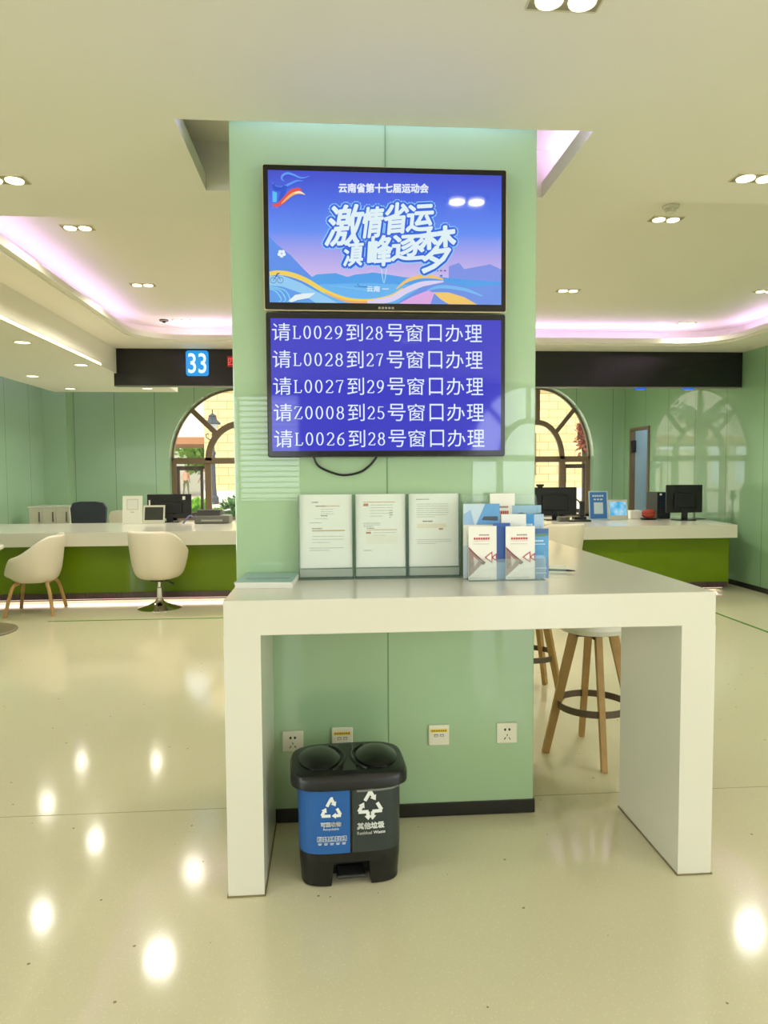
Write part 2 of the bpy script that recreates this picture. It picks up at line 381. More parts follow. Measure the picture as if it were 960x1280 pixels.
# arched windows
def arched_window(n, cx, rx, rz, label):
    w = thing('window_%d' % n, label, 'window', (cx, YB+.2 if n < 3 else YF-.1, 0)); w['kind'] = 'structure'
    fw_ = .055
    def band(r0x, r0z, wd, d, dep=.06, a0=0, a1=PI, N=28):
        rings = []
        for k in range(N+1):
            a = a0+(a1-a0)*k/N; ca, sa = math.cos(a), math.sin(a)
            rings.append([((r0x-e)*ca, y, ZSPR+(r0z-e)*sa) for e, y in ((0, -dep/2), (wd, -dep/2), (wd, dep/2), (0, dep/2))])
        d.loft(rings)
    mb = MB(); band(rx, rz, .03, mb)
    ix, iz = rx*.515, rz*.55
    band(ix, iz, .09*rx, mb)
    for a in (45, 90, 135):
        a = math.radians(a); p = Vector(((ix-.02)*math.cos(a), 0, ZSPR+(iz-.02)*math.sin(a))); q = Vector(((rx-.02)*math.cos(a), 0, ZSPR+(rz-.02)*math.sin(a)))
        mb.bar(p, q, .075*rx/1.0, .05)
    mb.box(-rx, rx, -.03, .03, ZSPR-.055, ZSPR+.045)
    for x in (-rx+.02, -ix+.04, ix-.04, rx-.02): mb.box(x-.05, x+.05, -.03, .03, ZSILL, ZSPR-.05)
    mb.box(-rx, rx, -.03, .03, ZSILL, ZSILL+.06)
    mb.build('frame', M_FRAMEB, w)
    mb = MB(); mb.poly([(x, 0.004, z) for x, z in arch(0, rx-.01, rz-.01, ZSILL+.01, ZSPR)]); mb.build('glass', M_GLASS, w)
    mb = MB(); mb.box(-rx+.005, rx-.005, -.2, -.03, ZSILL, ZSILL+.02); mb.build('sill', M_WHITE, w)
    # an opened casement leaf
    s = -1 if n == 1 else 1
    mb = MB(); x0 = s*(ix+.02); x1 = s*(rx-.07); dx = x1-x0
    for (a, b) in ((0, .07), (.62, .69)):
        p = Vector((x1-dx*a/.69*.85, .02+.30*a, 0)); q = Vector((x1-dx*b/.69*.85, .02+.30*b, 0))
        mb.loft([[(p.x, p.y, z), (q.x, q.y, z), (q.x, q.y+.05, z), (p.x, p.y+.05, z)] for z in (ZSILL+.07, ZSPR-.09)])
    for z in (ZSILL+.07, ZSPR-.16):
        p = Vector((x1, .02, 0)); q = Vector((x1-dx*.85, .02+.207, 0))
        mb.loft([[(p.x, p.y, zz), (q.x, q.y, zz), (q.x, q.y+.05, zz), (p.x, p.y+.05, zz)] for zz in (z, z+.07)])
    mb.build('casement', mat('dark_bronze', (74, 50, 42), .4), w)
arched_window(1, *WIN[0], 'arched bronze framed window seen left of the column')
arched_window(2, *WIN[1], 'arched bronze framed window seen right of the column')
arched_window(3, 3.45, .95, 1.12, 'arched window behind the viewer, mirrored in the lower screen')
# ceilings
def slab_with_hole(outer, hole, z0, z1, name, m):
    mb = MB(); wall_holes(mb, outer, [hole] if hole else [], XY, z0, z1); return mb, name, m
RX0, RX1, RY0, RY1 = -.197, 1.428, -.03, .66
def dense(pts): return pts
outer = [(XL, YF), (XR, YF), (XR, .66), (2.4, .67)] + [(2.05-.2*math.sin(a), .67+.0+.42*(1-math.cos(a))) for a in [PI/2*k/6 for k in range(7)]] + [(1.83, 1.6), (1.83, 5.3), (-.1, 5.3), (-.1, 1.25), (-.3, 1.06), (XL, 1.06)]
mb = MB(); wall_holes(mb, outer, [[(RX0, RY0), (RX1, RY0), (RX1, RY1), (RX0, RY1)]], XY, ZS, ZS+.075)
n = len(outer)
for i in range(n):                                   # upstand along the soffit's edge
    a, b = outer[i], outer[(i+1) % n]; mb.poly([(a[0], a[1], ZS+.05), (b[0], b[1], ZS+.05), (b[0], b[1], 3.3), (a[0], a[1], 3.3)])
# shallow plenum over the opening round the column
mb.box(-.6, 1.8, -.25, .95, 3.0, 3.04)
for q in ((-.6, -.56, -.25, .95), (1.76, 1.8, -.25, .95), (-.6, 1.8, -.27, -.25), (-.6, 1.8, .95, .97)): mb.box(q[0], q[1], q[2], q[3], ZS+.075, 3.0)
mb.box(-.6, RX1+.05, RY1+.005, RY1+.03, ZS+.075, 3.0)
struct(mb.build('ceiling_front', M_CEIL), 'lowered cream ceiling over the table with an opening round the column', 'ceiling')
# raised ceiling and its rounded cove
def path_round(xl, yb, xr, r, y0, n=10):
    P = [(xl, y0)]
    P += [(xl+r-r*math.cos(PI/2*k/n), yb-r+r*math.sin(PI/2*k/n)) for k in range(n+1)]
    P += [(xr-r+r*math.sin(PI/2*k/n), yb-r+r*math.cos(PI/2*k/n)) for k in range(n+1)]
    return P + [(xr, y0)]
cv = path_round(-1.86, 5.55, 5.12, .55, .3)
mb = MB()
mb.poly([(x, y, ZU) for x, y in cv]); mb.poly([(x, y, ZU+.05) for x, y in cv])
for a, b in zip(cv, cv[1:]): mb.poly([(a[0], a[1], ZP+.03), (b[0], b[1], ZP+.03), (b[0], b[1], ZU+.05), (a[0], a[1], ZU+.05)])
struct(mb.build('ceiling_raised', M_CEIL), 'raised cream ceiling behind the column with a violet lit cove', 'ceiling')
lip = path_round(-1.66, 5.06, 4.82, .5, 1.0); out = path_round(-2.06, 5.62, XR-.001, .02, 1.0)
lip2 = path_round(-1.70, 5.10, 4.86, .5, 1.0)
mb = MB()
ip = [[(x, y, ZP) for x, y in out], [(x, y, ZP) for x, y in lip2], [(x, y, ZP+.015) for x, y in lip2], [(x, y, ZP+.022) for x, y in lip], [(x, y, ZP+.075) for x, y in lip], [(x, y, ZP+.075) for x, y in path_round(-1.69, 5.09, 4.85, .5, 1.0)], [(x, y, ZP+.03) for x, y in path_round(-1.69, 5.09, 4.85, .5, 1.0)], [(x, y, ZP+.03) for x, y in out]]
mb.loft(ip, False, False, closed=False)
struct(mb.build('ceiling_perimeter', M_CEIL, smooth=True, angle=40), 'lower cream ceiling border with a rounded lip round the raised ceiling', 'ceiling')
mb = MB(); mb.box(-3.43, -2.03, -6, 5.6, ZBULK, 3.2); mb.box(-3.43, -1.75, 5.6, 7.42, ZBULK, 3.2); mb.box(XL, -3.4, 6.0-.4, 5.66, 2.9, 3.2)
struct(mb.build('ceiling_bulkhead', M_CEIL), 'boxed down cream ceiling on the left with a linear light', 'ceiling')
mb = MB(); mb.box(XL, XR, 5.6, YB, ZBACK, ZBACK+.05); mb.box(XL, -1.8, YF, 5.6, ZBACK+.1, ZBACK+.15); mb.box(XL-.2, XR+.2, YF-.2, YB+.3, 3.6, 3.8)
struct(mb.build('ceiling_back', M_CEIL), 'plain cream ceiling behind the counters', 'ceiling')
# column
CW, CD = 1.211, .46
mb = MB(); mb.box(0, CW, 0, CD, 0, 3.0, .004, 2)
col_ = mb.build('column', M_COLUMN); struct(col_, 'square column clad in pale green glass carrying two screens', 'column')
mb = MB(); mb.box(-.006, CW+.006, -.006, CD+.006, .002, .059, .002); mb.build('baseboard', M_SKIRT, col_)
mb = MB(); mb.box(.6025, .6075, -.0015, .004, .062, 2.98); mb.build('panel_joint', mat('joint_seal', (112, 150, 112), .5), col_)

# ================================================================== LIGHTS (each lamp's own light stays in its builder)
M_BULB = mat('lamp_diffuser', (255, 250, 225), .5, emit=(255, 248, 205), estr=3)
M_BULBF = mat('lamp_frame', (214, 206, 180), .5); M_BULBD = mat('lamp_recess', (150, 142, 116), .6)
_tw = {}
def twin_downlight(x, y, z, label, w=DOWN_W):
    if 'p' not in _tw:
        t = thing('twin_downlight', label, 'ceiling light', (x, y, z), group='twin downlights')
        mb = MB(); mb.use(M_BULBF)
        mb.prism(rrect(-.108, .108, -.052, .052, .01), XY, -.004, .003)
        mb.use(M_BULBD); mb.box(-.102, .102, -.043, .043, -.0045, -.004)
        mb.build('frame', None, t)
        for s in (-1, 1):
            mb = MB(); mb.lathe([(.041, -.004), (.039, -.010), (.0, -.013)], (s*.048, 0, 0), 20, False, False); mb.build('diffuser', M_BULB, t)
        _tw['p'] = t
    else: t = dup(_tw['p'], (x, y, z), 0, label)
    for s in (-1, 1): lamp('downlight_beam', 'AREA', (x+s*.048, y, z-.018), w/2, WARM, shape='DISK', size=.075, spread=2.6)
    return t
for x, y, lb in ((-1.09, .58, 'twin recessed downlight in the lowered front ceiling, cut by the left edge'),
                 (2.34, .36, 'twin recessed downlight at the right edge of the lowered front ceiling'),
                 (1.06, -.8, 'twin recessed downlight at the top edge, in front of the upper screen'),
                 (-1.09, -1.4, 'twin recessed downlight overhead, outside the picture'), (2.4, -1.7, 'twin recessed downlight overhead, outside the picture'),
                 (1.47, -2.43, 'twin recessed downlight overhead, outside the picture'), (-1.09, -3.6, 'twin recessed downlight overhead, outside the picture'),
                 (3.9, -.8, 'twin recessed downlight overhead, outside the picture'), (1.2, -4.6, 'twin recessed downlight overhead, outside the picture'), (3.6, -3.6, 'twin recessed downlight overhead, outside the picture')):
    twin_downlight(x, y, ZS, lb)
for x, y, lb in ((-1.30, 2.17, 'nearest of the three twin downlights on the raised ceiling left of the column'),
                 (-1.25, 3.64, 'middle one of the three twin downlights on the raised ceiling left of the column'),
                 (-1.21, 5.1, 'farthest twin downlight left of the column, above the number 33'),
                 (2.60, 1.79, 'largest twin downlight on the raised ceiling right of the column, below a round detector'),
                 (2.57, 3.65, 'twin downlight on the raised ceiling just right of the column'),
                 (4.42, 3.58, 'twin downlight on the raised ceiling cut by the right edge'),
                 (4.39, 5.0, 'farthest twin downlight right of the column, close to the violet cove')):
    twin_downlight(x, y, ZU, lb, 16 if y < 4.5 else 7)
_sd = {}
def downlight(x, y, z, label, w=BULK_W):
    if 'p' not in _sd:
        t = thing('downlight', label, 'ceiling light', (x, y, z), group='round downlights in the boxed ceiling')
        mb = MB(); mb.lathe([(.075, .002), (.075, -.004), (.062, -.006)], (0, 0, 0), 24, False, False); mb.build('frame', M_BULBF, t)
        mb = MB(); mb.lathe([(.062, -.005), (.04, -.008), (0, -.009)], (0, 0, 0), 24, False, False); mb.build('diffuser', M_BULB, t)
        _sd['p'] = t
    else: t = dup(_sd['p'], (x, y, z), 0, label)
    lamp('downlight_beam', 'AREA', (x, y, z-.02), w, WARM, shape='DISK', size=.12, spread=2.6)
for x, y, lb in ((-2.25, 3.55, 'round downlight in the boxed ceiling nearest the left edge'), (-2.2, 4.85, 'round downlight in the boxed ceiling by the end of the linear light'),
                 (-3.05, 5.75, 'round downlight in the boxed ceiling towards the left wall'), (-3.07, 7.0, 'round downlight in the boxed ceiling near its back edge'),
                 (-2.05, 6.95, 'round downlight in the boxed ceiling below the black sign')):
    downlight(x, y, ZBULK, lb)
for x, y in ((-.6, 7.4), (1.2, 7.2), (3.0, 7.2)): lamp('staff_zone_light', 'AREA', (x, y, ZBACK-.02), 45, WARM, shape='DISK', size=.15, spread=2.6)
t = thing('linear_light', 'long slim warm linear light along the boxed ceiling edge', 'linear light', (-2.02, 1.6, ZBULK+.012))
mb = MB(); mb.box(-.012, .006, -3.3, 3.3, -.016, .016, .003); mb.build('housing', M_BULBF, t)
mb = MB(); mb.box(.0062, .012, -3.29, 3.29, -.009, .009); mb.build('diffuser', mat('linear_diffuser', (255, 250, 225), .5, emit=(255, 240, 190), estr=5), t)
lamp('linear_glow', 'AREA', (-1.99, 1.6, ZBULK+.01), LINE_W*6, WARM, (0, PI/2+.6, 0), shape='RECTANGLE', size=.03, size_y=6.5)
# violet LED strips lying in the coves
def cove_strip(name, label, x0, x1, y0, y1, z, w, up=True):
    mb = MB(); mb.box(x0, x1, y0, y1, z, z+.008); o = mb.build('cove_light', mat('violet_led', (200, 150, 255), .5, emit=(190, 130, 255), estr=2)); tag(o, label, 'cove light')
    lx, ly = x1-x0, y1-y0
    lamp('cove_glow', 'AREA', ((x0+x1)/2, (y0+y1)/2, z+.012), w*max(lx, ly), VIOLET, (PI, 0, 0), shape='RECTANGLE', size=lx, size_y=ly)
cove_strip('c', 'violet light strip hidden in the cove along the left', -1.78, -1.75, 1.1, 5.0, ZP+.035, COVE_W*.55)
cove_strip('c', 'violet light strip hidden in the cove along the back', -1.3, 4.6, 5.2, 5.25, ZP+.035, COVE_W)
cove_strip('c', 'violet light strip hidden in the cove along the right', 4.93, 4.97, 1.1, 5.0, ZP+.035, COVE_W*.8)
cove_strip('c', 'violet light strip beside the column in the ceiling opening', 1.55, 1.6, -.1, .8, ZS+.08, COVE_W*1.2)
lamp('cove_glow', 'AREA', (.6, -.03, 2.95), 10, (.50, .47, 1.0), (0, 0, 0), shape='RECTANGLE', size=1.15, size_y=.02)
cove_strip('c', 'violet light strip in the slot along the left wall', -3.6, -3.55, 5.8, 8.5, ZBULK+.3, COVE_W*.5)
t = thing('smoke_detector', 'small round white smoke detector at the edge of the raised ceiling', 'smoke detector', (2.52, 1.56, ZU))
mb = MB(); mb.lathe([(.05, 0), (.05, -.012), (.042, -.018)], n=24, cap0=False); mb.build('base', M_WHITE, t)
mb = MB(); mb.lathe([(.032, -.018), (.03, -.04), (.02, -.046), (0, -.047)], n=24, cap0=False, cap1=False); mb.build('sensor_dome', mat('detector_plastic', (225, 222, 212), .4), t)
t = thing('ceiling_fitting', 'small dark round fitting beside the farthest left twin downlight', 'ceiling fitting', (-1.40, 5.1, ZU))
mb = MB(); mb.lathe([(.05, 0), (.05, -.012), (.042, -.016), (0, -.02)], n=20, cap0=False, cap1=False); mb.build('housing', mat('dark_grey', (70, 68, 60), .5), t)
mb = MB(); mb.lathe([(.02, -.017), (.018, -.03), (0, -.034)], n=16, cap0=False, cap1=False); mb.build('lens', M_BLACKG, t)

# black sign band above the counters, with number displays
def sign():
    t = thing('sign_band', 'long black display band hanging above the counters with number 33', 'sign', (0, 5.5, 0))
    mb = MB(); mb.box(-2.06, XR-.004, 0, .09, 2.425, ZP+.012, .004); mb.build('housing', mat('black_sign_panel', (20, 19, 19), .22), t)
    mb = MB(); mb.box(-2.06, XR-.004, -.004, .094, 2.415, 2.4255); mb.build('bottom_edge', mat('sign_edge_grey', (120, 118, 112), .4), t)
    a = at(232, 438, 5.49); b = at(261, 470, 5.49)
    mb = MB(); mb.prism(rrect(a.x, b.x, b.z, a.z, .03), XZ, -.012, -.001); s = mb.build('number_display', emis('display_cyan', (20, 160, 240), 1.0), t)
    mb = MB(); text_box(mb, '33', a.x+.025, b.x-.025, b.z+.03, a.z-.03, lambda u, v: (u, -.0135, v), .01)
    mb.build('lettering', emis('display_white', (225, 250, 255), 1.3), s)
    a = at(284, 445, 5.49); b = at(330, 459, 5.49)
    mb = MB(); mb.box(a.x, b.x, -.010, -.001, b.z, a.z); s = mb.build('text_display', emis('display_dark_red', (150, 26, 30), 1.0), t)
    mb = MB(); text_box(mb, '\u56db\u53f7\u7a97\u53e3', a.x+.01, b.x-.01, b.z+.015, a.z-.015, lambda u, v: (u, -.0115, v), .0)
    mb.build('lettering', emis('display_red', (255, 90, 80), 1.2), s)
    for px in (803, 863):
        p = at(px, 480, 5.49); mb = MB(); mb.box(p.x-.055, p.x+.055, .005, .085, 2.395, 2.4145); mb.build('blue_indicator', emis('indicator_blue', (40, 110, 240), .9), t)
sign()

# ================================================================== COUNTERS
ZC = .79
def ridged_mat():
    return mat('ridged_toe_strip', (104, 84, 84), .35, metal=.6)
def counter(x0, x1, label, endcut=0):
    t = thing('service_counter', label, 'counter', ((x0+x1)/2, 5.05, 0)); h = (x1-x0)/2
    mb = MB(); mb.prism([(-h, 0), (h, 0), (h+endcut, 1.5), (-h, 1.5)], XY, ZC-.15, ZC); mb.build('worktop', M_WHITE, t)
    mb = MB(); mb.box(-h+.02, h-.04, .10, .13, .05, ZC-.15); mb.box(h-.07, h-.04, .13, 1.4, .05, ZC-.15); mb.build('front_panel', M_LIME, t)
    mb = MB(); mb.box(-h+.02, h-.06, .085, .0995, .05, .112)
    k = -h+.03
    while k < h-.07: mb.box(k, k+.012, .078, .086, .052, .118); k += .026
    mb.build('toe_strip', ridged_mat(), t)
    mb = MB(); mb.box(-h+.1, h-.2, .3, 1.4, .0, ZC-.15); mb.build('plinth', mat('dark_plinth', (60, 54, 48), .5), t)
    mb = MB(); mb.box(-h+.05, h-.1, .12, .14, .04, .049); mb.build('light_strip', mat('toe_led', (255, 220, 215), .5, emit=(255, 214, 205), estr=1.5), t)
    lamp('counter_toe_glow', 'AREA', ((x0+x1)/2, 5.26, .046), 6*(x1-x0)/4, (1, .82, .76), (-.3, 0, 0), shape='RECTANGLE', size=x1-x0-.2, size_y=.12)
    return t
counter(-4.05, .3, 'long white topped counter with a lime green front, left of the column')
counter(1.9, 5.07, 'white topped counter with a lime green front, right of the column', .2)
# round pedestal table cut by the left edge
t = thing('pedestal_table', 'white round pedestal table with a dark disc base at the left edge', 'table', (-2.88, 3.78, 0))
mb = MB(); mb.lathe([(.38, 0), (.38, .008), (.36, .016), (.05, .022)], n=48); mb.build('base', mat('grey_disc', (126, 118, 92), .35), t)
mb = MB(); mb.lathe([(.035, .02), (.035, .73)], n=20); mb.build('pole', M_CHROME, t)
mb = MB(); mb.lathe([(.1, .73), (.27, .74), (.29, .755), (.29, .775), (.28, .785)], n=48); mb.build('tabletop', M_WHITE, t)
# ------------------------------------------------------------------ tub chairs
def tub(parent, z0, w=.29, hb=.49, harm=.27, mat_=M_SHELL):
    N = 36; rings = []
    def h(a):
        a = abs(a)
        s = lambda x: x*x*(3-2*x)
        if a < 40: return hb
        if a < 125: return hb+(harm-hb)*s((a-40)/85)
        if a < 160: return harm+(.085-harm)*s((a-125)/35)
        return .085
    prof = [(.0, 0), (.45, .0), (.66, .012), (.78, .05), (.86, .2), (.95, .6), (1.0, 1.0)]
    for i, (r, f) in enumerate(prof):
        if i == 0: continue
        ring = []
        for k in range(N):
            a = -180+360*k/N; ar = math.radians(a); hh = h(a)
            z = f if i <= 2 else (.05+(hh-.05)*(f-.05)/.95 if f >= .05 else f)
            sq = 1+.06*abs(math.sin(2*ar))
            ring.append((w*r*sq*math.sin(ar), -w*r*sq*math.cos(ar), z0+z))
        rings.append(ring)
    mb = MB(); mb.loft(rings, True, False)
    sh = mb.build('shell', mat_, parent, smooth=True, angle=80, solid=.022, subdiv=1)
    mb = MB(); mb.lathe([(.0, .03), (.16, .03), (.20, .05), (.20, .085), (.17, .10), (0, .105)], (0, .01, z0), 32, False, False); mb.build('seat_pad', M_CUSH, parent, smooth=True)
    return sh
# wooden legged tub chair; its back (local -Y) is turned to the right
t = thing('tub_chair', 'white tub chair on wooden legs before the left counter', 'chair', (-2.67, 4.70, 0), PI/2+.12)
tub(t, .325, .275)
for s in (-1, 1):
    mb = MB(); mb.tube(smooth_path([(-.27, s*.225, .0), (-.215, s*.185, .22), (-.185, s*.16, .30), (-.12, s*.14, .317), (.0, s*.135, .32), (.12, s*.14, .317), (.185, s*.16, .30), (.215, s*.185, .22), (.27, s*.225, 0)], 4), [.018]*33, 8)
    # one bent frame serves two legs
    mb.build('leg_frame', M_WOOD, t, smooth=True)
mb = MB(); mb.box(-.1, .1, -.15, .15, .315, .328, .003); mb.build('seat_plate', M_RING, t)
def swivel(loc, rz, label, zs):
    t = thing('swivel_chair', label, 'chair', loc, rz)
    tub(t, zs, .285, .52, .30)
    mb = MB(); mb.lathe([(.225, 0), (.225, .006), (.2, .014), (.12, .035), (.05, .07), (.032, .10), (.028, .11)], n=40, cap1=False); mb.build('base', M_CHROME, t, smooth=True)
    mb = MB(); mb.lathe([(.026, .08), (.026, .22), (.02, .225), (.02, zs-.03)], n=20); mb.build('gas_column', M_CHROME, t, smooth=True)
    mb = MB(); mb.box(-.07, .07, -.07, .07, zs-.035, zs-.004, .006); mb.build('mechanism', M_BLACK, t)
    mb = MB(); mb.tube([(.03, 0, zs-.025), (.12, .0, zs-.04), (.17, 0, zs-.062)], [.006, .006, .009], 8); mb.build('lever', M_BLACK, t)
    return t
swivel((-1.44, 4.78, 0), -.28, 'white tub swivel chair on a chrome trumpet base before the left counter', .325)
swivel((2.79, 4.66, 0), .3, 'white tub swivel chair behind the table, before the right counter', .36)

# ================================================================== TABLE
TX0, TX1, TY, TH = .021, 1.707, -.503, 1.0075
t = thing('standing_table', 'white waterfall standing table wrapped round the column', 'table', (0, 0, 0))
mb = MB(); o_ = [(TX0, TY), (TX1, TY), (TX1, 2.0), (CW+.003, 2.0), (CW+.003, -.003), (TX0, -.003)]
mb.prism(o_, XY, TH-.1175, TH)
top = mb.build('tabletop', M_WHITE, t)
q = top.modifiers.new('b', 'BEVEL'); q.width = .003; q.segments = 2; q.limit_method = 'ANGLE'
for x0, x1, y0, y1 in ((TX0, TX0+.121, TY, -.006), (TX1-.121, TX1, TY, .012), (CW+.004, TX1, 1.88, 2.0)):
    mb = MB(); mb.box(x0, x1, y0, y1, 0.004, TH-.115, 0); mb.build('leg_panel', M_WHITE, t)
    mb = MB(); mb.box(x0-.004, x1+.004, y0-.004, y1+.004, 0.0007, .005); mb.build('sealant', mat('grimy_sealant', (128, 116, 78), .7), t)
# bar stools
def stool(loc, rz, label):
    t = thing('bar_stool', label, 'stool', loc, rz, group='wooden bar stools')
    mb = MB(); mb.lathe([(0, .625), (.13, .625), (.165, .635), (.185, .66), (.185, .70), (.17, .72), (0, .725)], n=40, cap0=False, cap1=False); mb.build('seat', M_CUSH, t, smooth=True)
    mb = MB(); mb.box(-.09, .09, -.02, .02, .6, .626); mb.box(-.02, .02, -.09, .09, .6, .626); mb.build('seat_bracket', mat('dark_wood', (96, 70, 44), .5), t)
    for a in range(4):
        c, s = math.cos(a*PI/2), math.sin(a*PI/2)
        mb = MB(); mb.bar((.235*c, .235*s, .0), (.095*c, .095*s, .625), .034, .026, .046, .03, ref=(-s, c, 0)); mb.build('leg', M_WOODD, t)
    mb = MB(); R0 = .172
    rings = [[(r*math.cos(2*PI*k/48), r*math.sin(2*PI*k/48), z) for r, z in ((R0, .238), (R0+.006, .238), (R0+.006, .272), (R0, .272))] for k in range(48)]
    mb.loft(rings+[rings[0]], False, False); mb.build('footrest_ring', M_RING, t)
    return t
st = stool((1.685, .59, 0), -.12, 'wooden bar stool with white seat, nearest beside the right table leg')
dup(st, (1.63, 1.585, 0), PI/4, 'wooden bar stool farther back, mostly hidden behind the column')

# ================================================================== SCREENS
def screen_set(label, x0, x1, z0, z1, yb, frame_m):
    t = thing('television', label, 'screen', ((x0+x1)/2, 0, (z0+z1)/2))
    hx, hz = (x1-x0)/2, (z1-z0)/2
    mb = MB(); mb.box(-hx+.02, hx-.02, -.04, -.002, -hz+.02, hz-.02); mb.build('housing', M_BLACK, t)
    mb = MB(); mb.prism(rrect(-hx, hx, -hz, hz, .008, 3), XZ, yb+.006, -.03); mb.build('edge_frame', frame_m, t)
    bz = .022
    mb = MB(); mb.prism(rrect(-hx+.004, hx-.004, -hz+.004, hz-.004, .006, 3), XZ, yb, yb+.0065); mb.build('bezel', M_BLACKG, t)
    return t, hx, hz
# upper screen: the games slide
t, hx, hz = screen_set('upper wall screen showing a blue sports games slide', .130, 1.077, 2.052, 2.602, -.055, mat('champagne_frame', (212, 196, 160), .3, metal=.7))
sx0, sx1, sz0, sz1 = -hx+.022, hx-.022, -hz+.03, hz-.024
YS = -.0556
def grad_mat():
    m = mat('slide_sky', (0, 0, 0), .06, emit=(70, 100, 230), estr=1, spec=1.0); n = m.node_tree.nodes; l = m.node_tree.links; b = n['Principled BSDF']
    tc = n.new('ShaderNodeTexCoord'); s = n.new('ShaderNodeSeparateXYZ'); l.new(tc.outputs['Object'], s.inputs[0])
    r = n.new('ShaderNodeMapRange'); r.inputs[1].default_value = sz0; r.inputs[2].default_value = sz1; l.new(s.outputs[2], r.inputs[0])
    cr = n.new('ShaderNodeValToRGB'); l.new(r.outputs[0], cr.inputs[0])
    E = cr.color_ramp.elements; E[0].position = .2; E[0].color = (*lin((206, 186, 240)), 1); E[1].position = 1; E[1].color = (*lin((52, 66, 208)), 1)
    for p, c in ((.34, (178, 168, 240)), (.55, (88, 138, 248)), (.8, (62, 100, 232))):
        e = E.new(p); e.color = (*lin(c), 1)
    l.new(cr.outputs[0], b.inputs['Emission Color']); return m
mb = MB(); mb.poly([(sx0, YS, sz0), (sx1, YS, sz0), (sx1, YS, sz1), (sx0, YS, sz1)]); scr = mb.build('screen', grad_mat(), t)
def S(cx, cy):      # slide position from a 960x600 sketch of it
    k = (cy-38)/520; u = (cx-33-12*k)/(892-14*k); v = 1-(cy-38-20*u)/(520-20*u)
    return (sx0+min(max(u, 0), 1)*(sx1-sx0), sz0+min(max(v, 0), 1)*(sz1-sz0))
_ly = [0]
def layer():
    _ly[0] += 1; y = YS-.00012*_ly[0]
    return lambda a, b: (min(max(a, sx0), sx1), y, min(max(b, sz0), sz1))
art = MB()
def shape(pts, rgb, sm=False, key=None):
    f = layer(); P = [S(*p) for p in pts]
    art.use(emis('slide_%d_%d_%d' % rgb, rgb)); art.poly([f(*p) for p in P])
def band(pts, ws, rgb):
    f = layer(); art.use(emis('slide_%d_%d_%d' % rgb, rgb)); ribbon(art, [S(*p) for p in pts], [w*(sx1-sx0)/892 for w in ws], f)
shape([(30, 295), (70, 330), (120, 370), (170, 425), (215, 470), (215, 575), (30, 575)], (96, 148, 240))
shape([(720, 410), (760, 395), (780, 420), (880, 400), (940, 420), (940, 575), (720, 575)], (128, 150, 236))
shape([(190, 462), (220, 446), (290, 440), (335, 455), (365, 445), (410, 440), (430, 436), (500, 446), (560, 455), (640, 447), (720, 455), (940, 470), (940, 575), (190, 575)], (82, 164, 240))
shape([(230, 485), (420, 478), (600, 485), (620, 575), (230, 575)], (104, 184, 246))
shape([(30, 455), (90, 452), (160, 480), (230, 520), (300, 558), (300, 575), (30, 575)], (150, 208, 248))
shape([(30, 492), (90, 495), (160, 520), (215, 575), (30, 575)], (96, 160, 240))
for r_ in (28, 44, 60): band([(40, 515-r_/3), (40+r_, 520-r_/6), (60+r_, 545), (50+r_, 562)], [3, 4, 4, 2], (140, 214, 246))
band([(30, 447), (70, 441), (120, 447), (180, 470), (250, 512), (330, 543), (420, 548), (500, 530), (545, 500)], [16, 17, 18, 18, 16, 16, 14, 14, 10], (246, 214, 92))
band([(250, 517), (330, 550), (420, 553), (500, 537), (550, 505)], [4, 8, 9, 8, 5], (246, 176, 110))
band([(410, 560), (500, 540), (560, 505), (620, 480), (700, 470)], [20, 22, 22, 20, 8], (226, 214, 246))
band([(520, 500), (560, 468), (610, 452), (660, 452), (700, 462)], [4, 12, 14, 12, 4], (244, 200, 116))
shape([(520, 575), (560, 530), (620, 490), (700, 472), (800, 490), (940, 480), (940, 575)], (112, 150, 236))
shape([(530, 575), (580, 530), (640, 505), (665, 515), (650, 575)], (226, 172, 232))
shape([(660, 512), (720, 512), (780, 530), (830, 575), (720, 575), (690, 540)], (246, 204, 112))
band([(640, 505), (690, 490), (780, 500), (850, 525)], [6, 12, 12, 4], (120, 190, 246))
shape([(115, 552), (140, 528), (175, 522), (215, 520), (190, 540), (150, 548), (125, 560)], (234, 246, 250))
for a in range(5): 
    ca, sa = math.cos(a*1.2566+.3), math.sin(a*1.2566+.3); c = (88+9*ca, 366+9*sa)
    shape([(c[0]+7*math.cos(k*PI/5), c[1]+7*math.sin(k*PI/5)) for k in range(10)], (240, 248, 255))
shape([(88+4*math.cos(k*PI/4), 366+4*math.sin(k*PI/4)) for k in range(8)], (170, 190, 250))
for cx, cy in ((58, 472), (84, 471)): band([(cx+11*math.cos(k*PI/6), cy+11*math.sin(k*PI/6)) for k in range(13)], [1.6]*13, (64, 84, 150))
band([(58, 472), (68, 458), (78, 458), (84, 471)], [2]*4, (64, 84, 150)); band([(66, 460), (74, 446), (82, 444)], [3, 5, 2], (70, 84, 150))
band([(360, 492), (400, 494), (430, 492)], [1, 3, 1], (60, 90, 170)); band([(372, 482), (378, 490)], [3, 2], (60, 90, 170))
for q_ in range(5): band([(270+q_*30, 492+q_*4), (330+q_*30, 494+q_*4)], [1, 1], (150, 205, 250))
for x0_ in (672, 686, 701): band([(x0_, 428), (x0_+8, 428)], [5, 5], (90, 90, 160))
band([(686, 448), (695, 448)], [6, 6], (90, 90, 160))
art.build('artwork', None, scr)
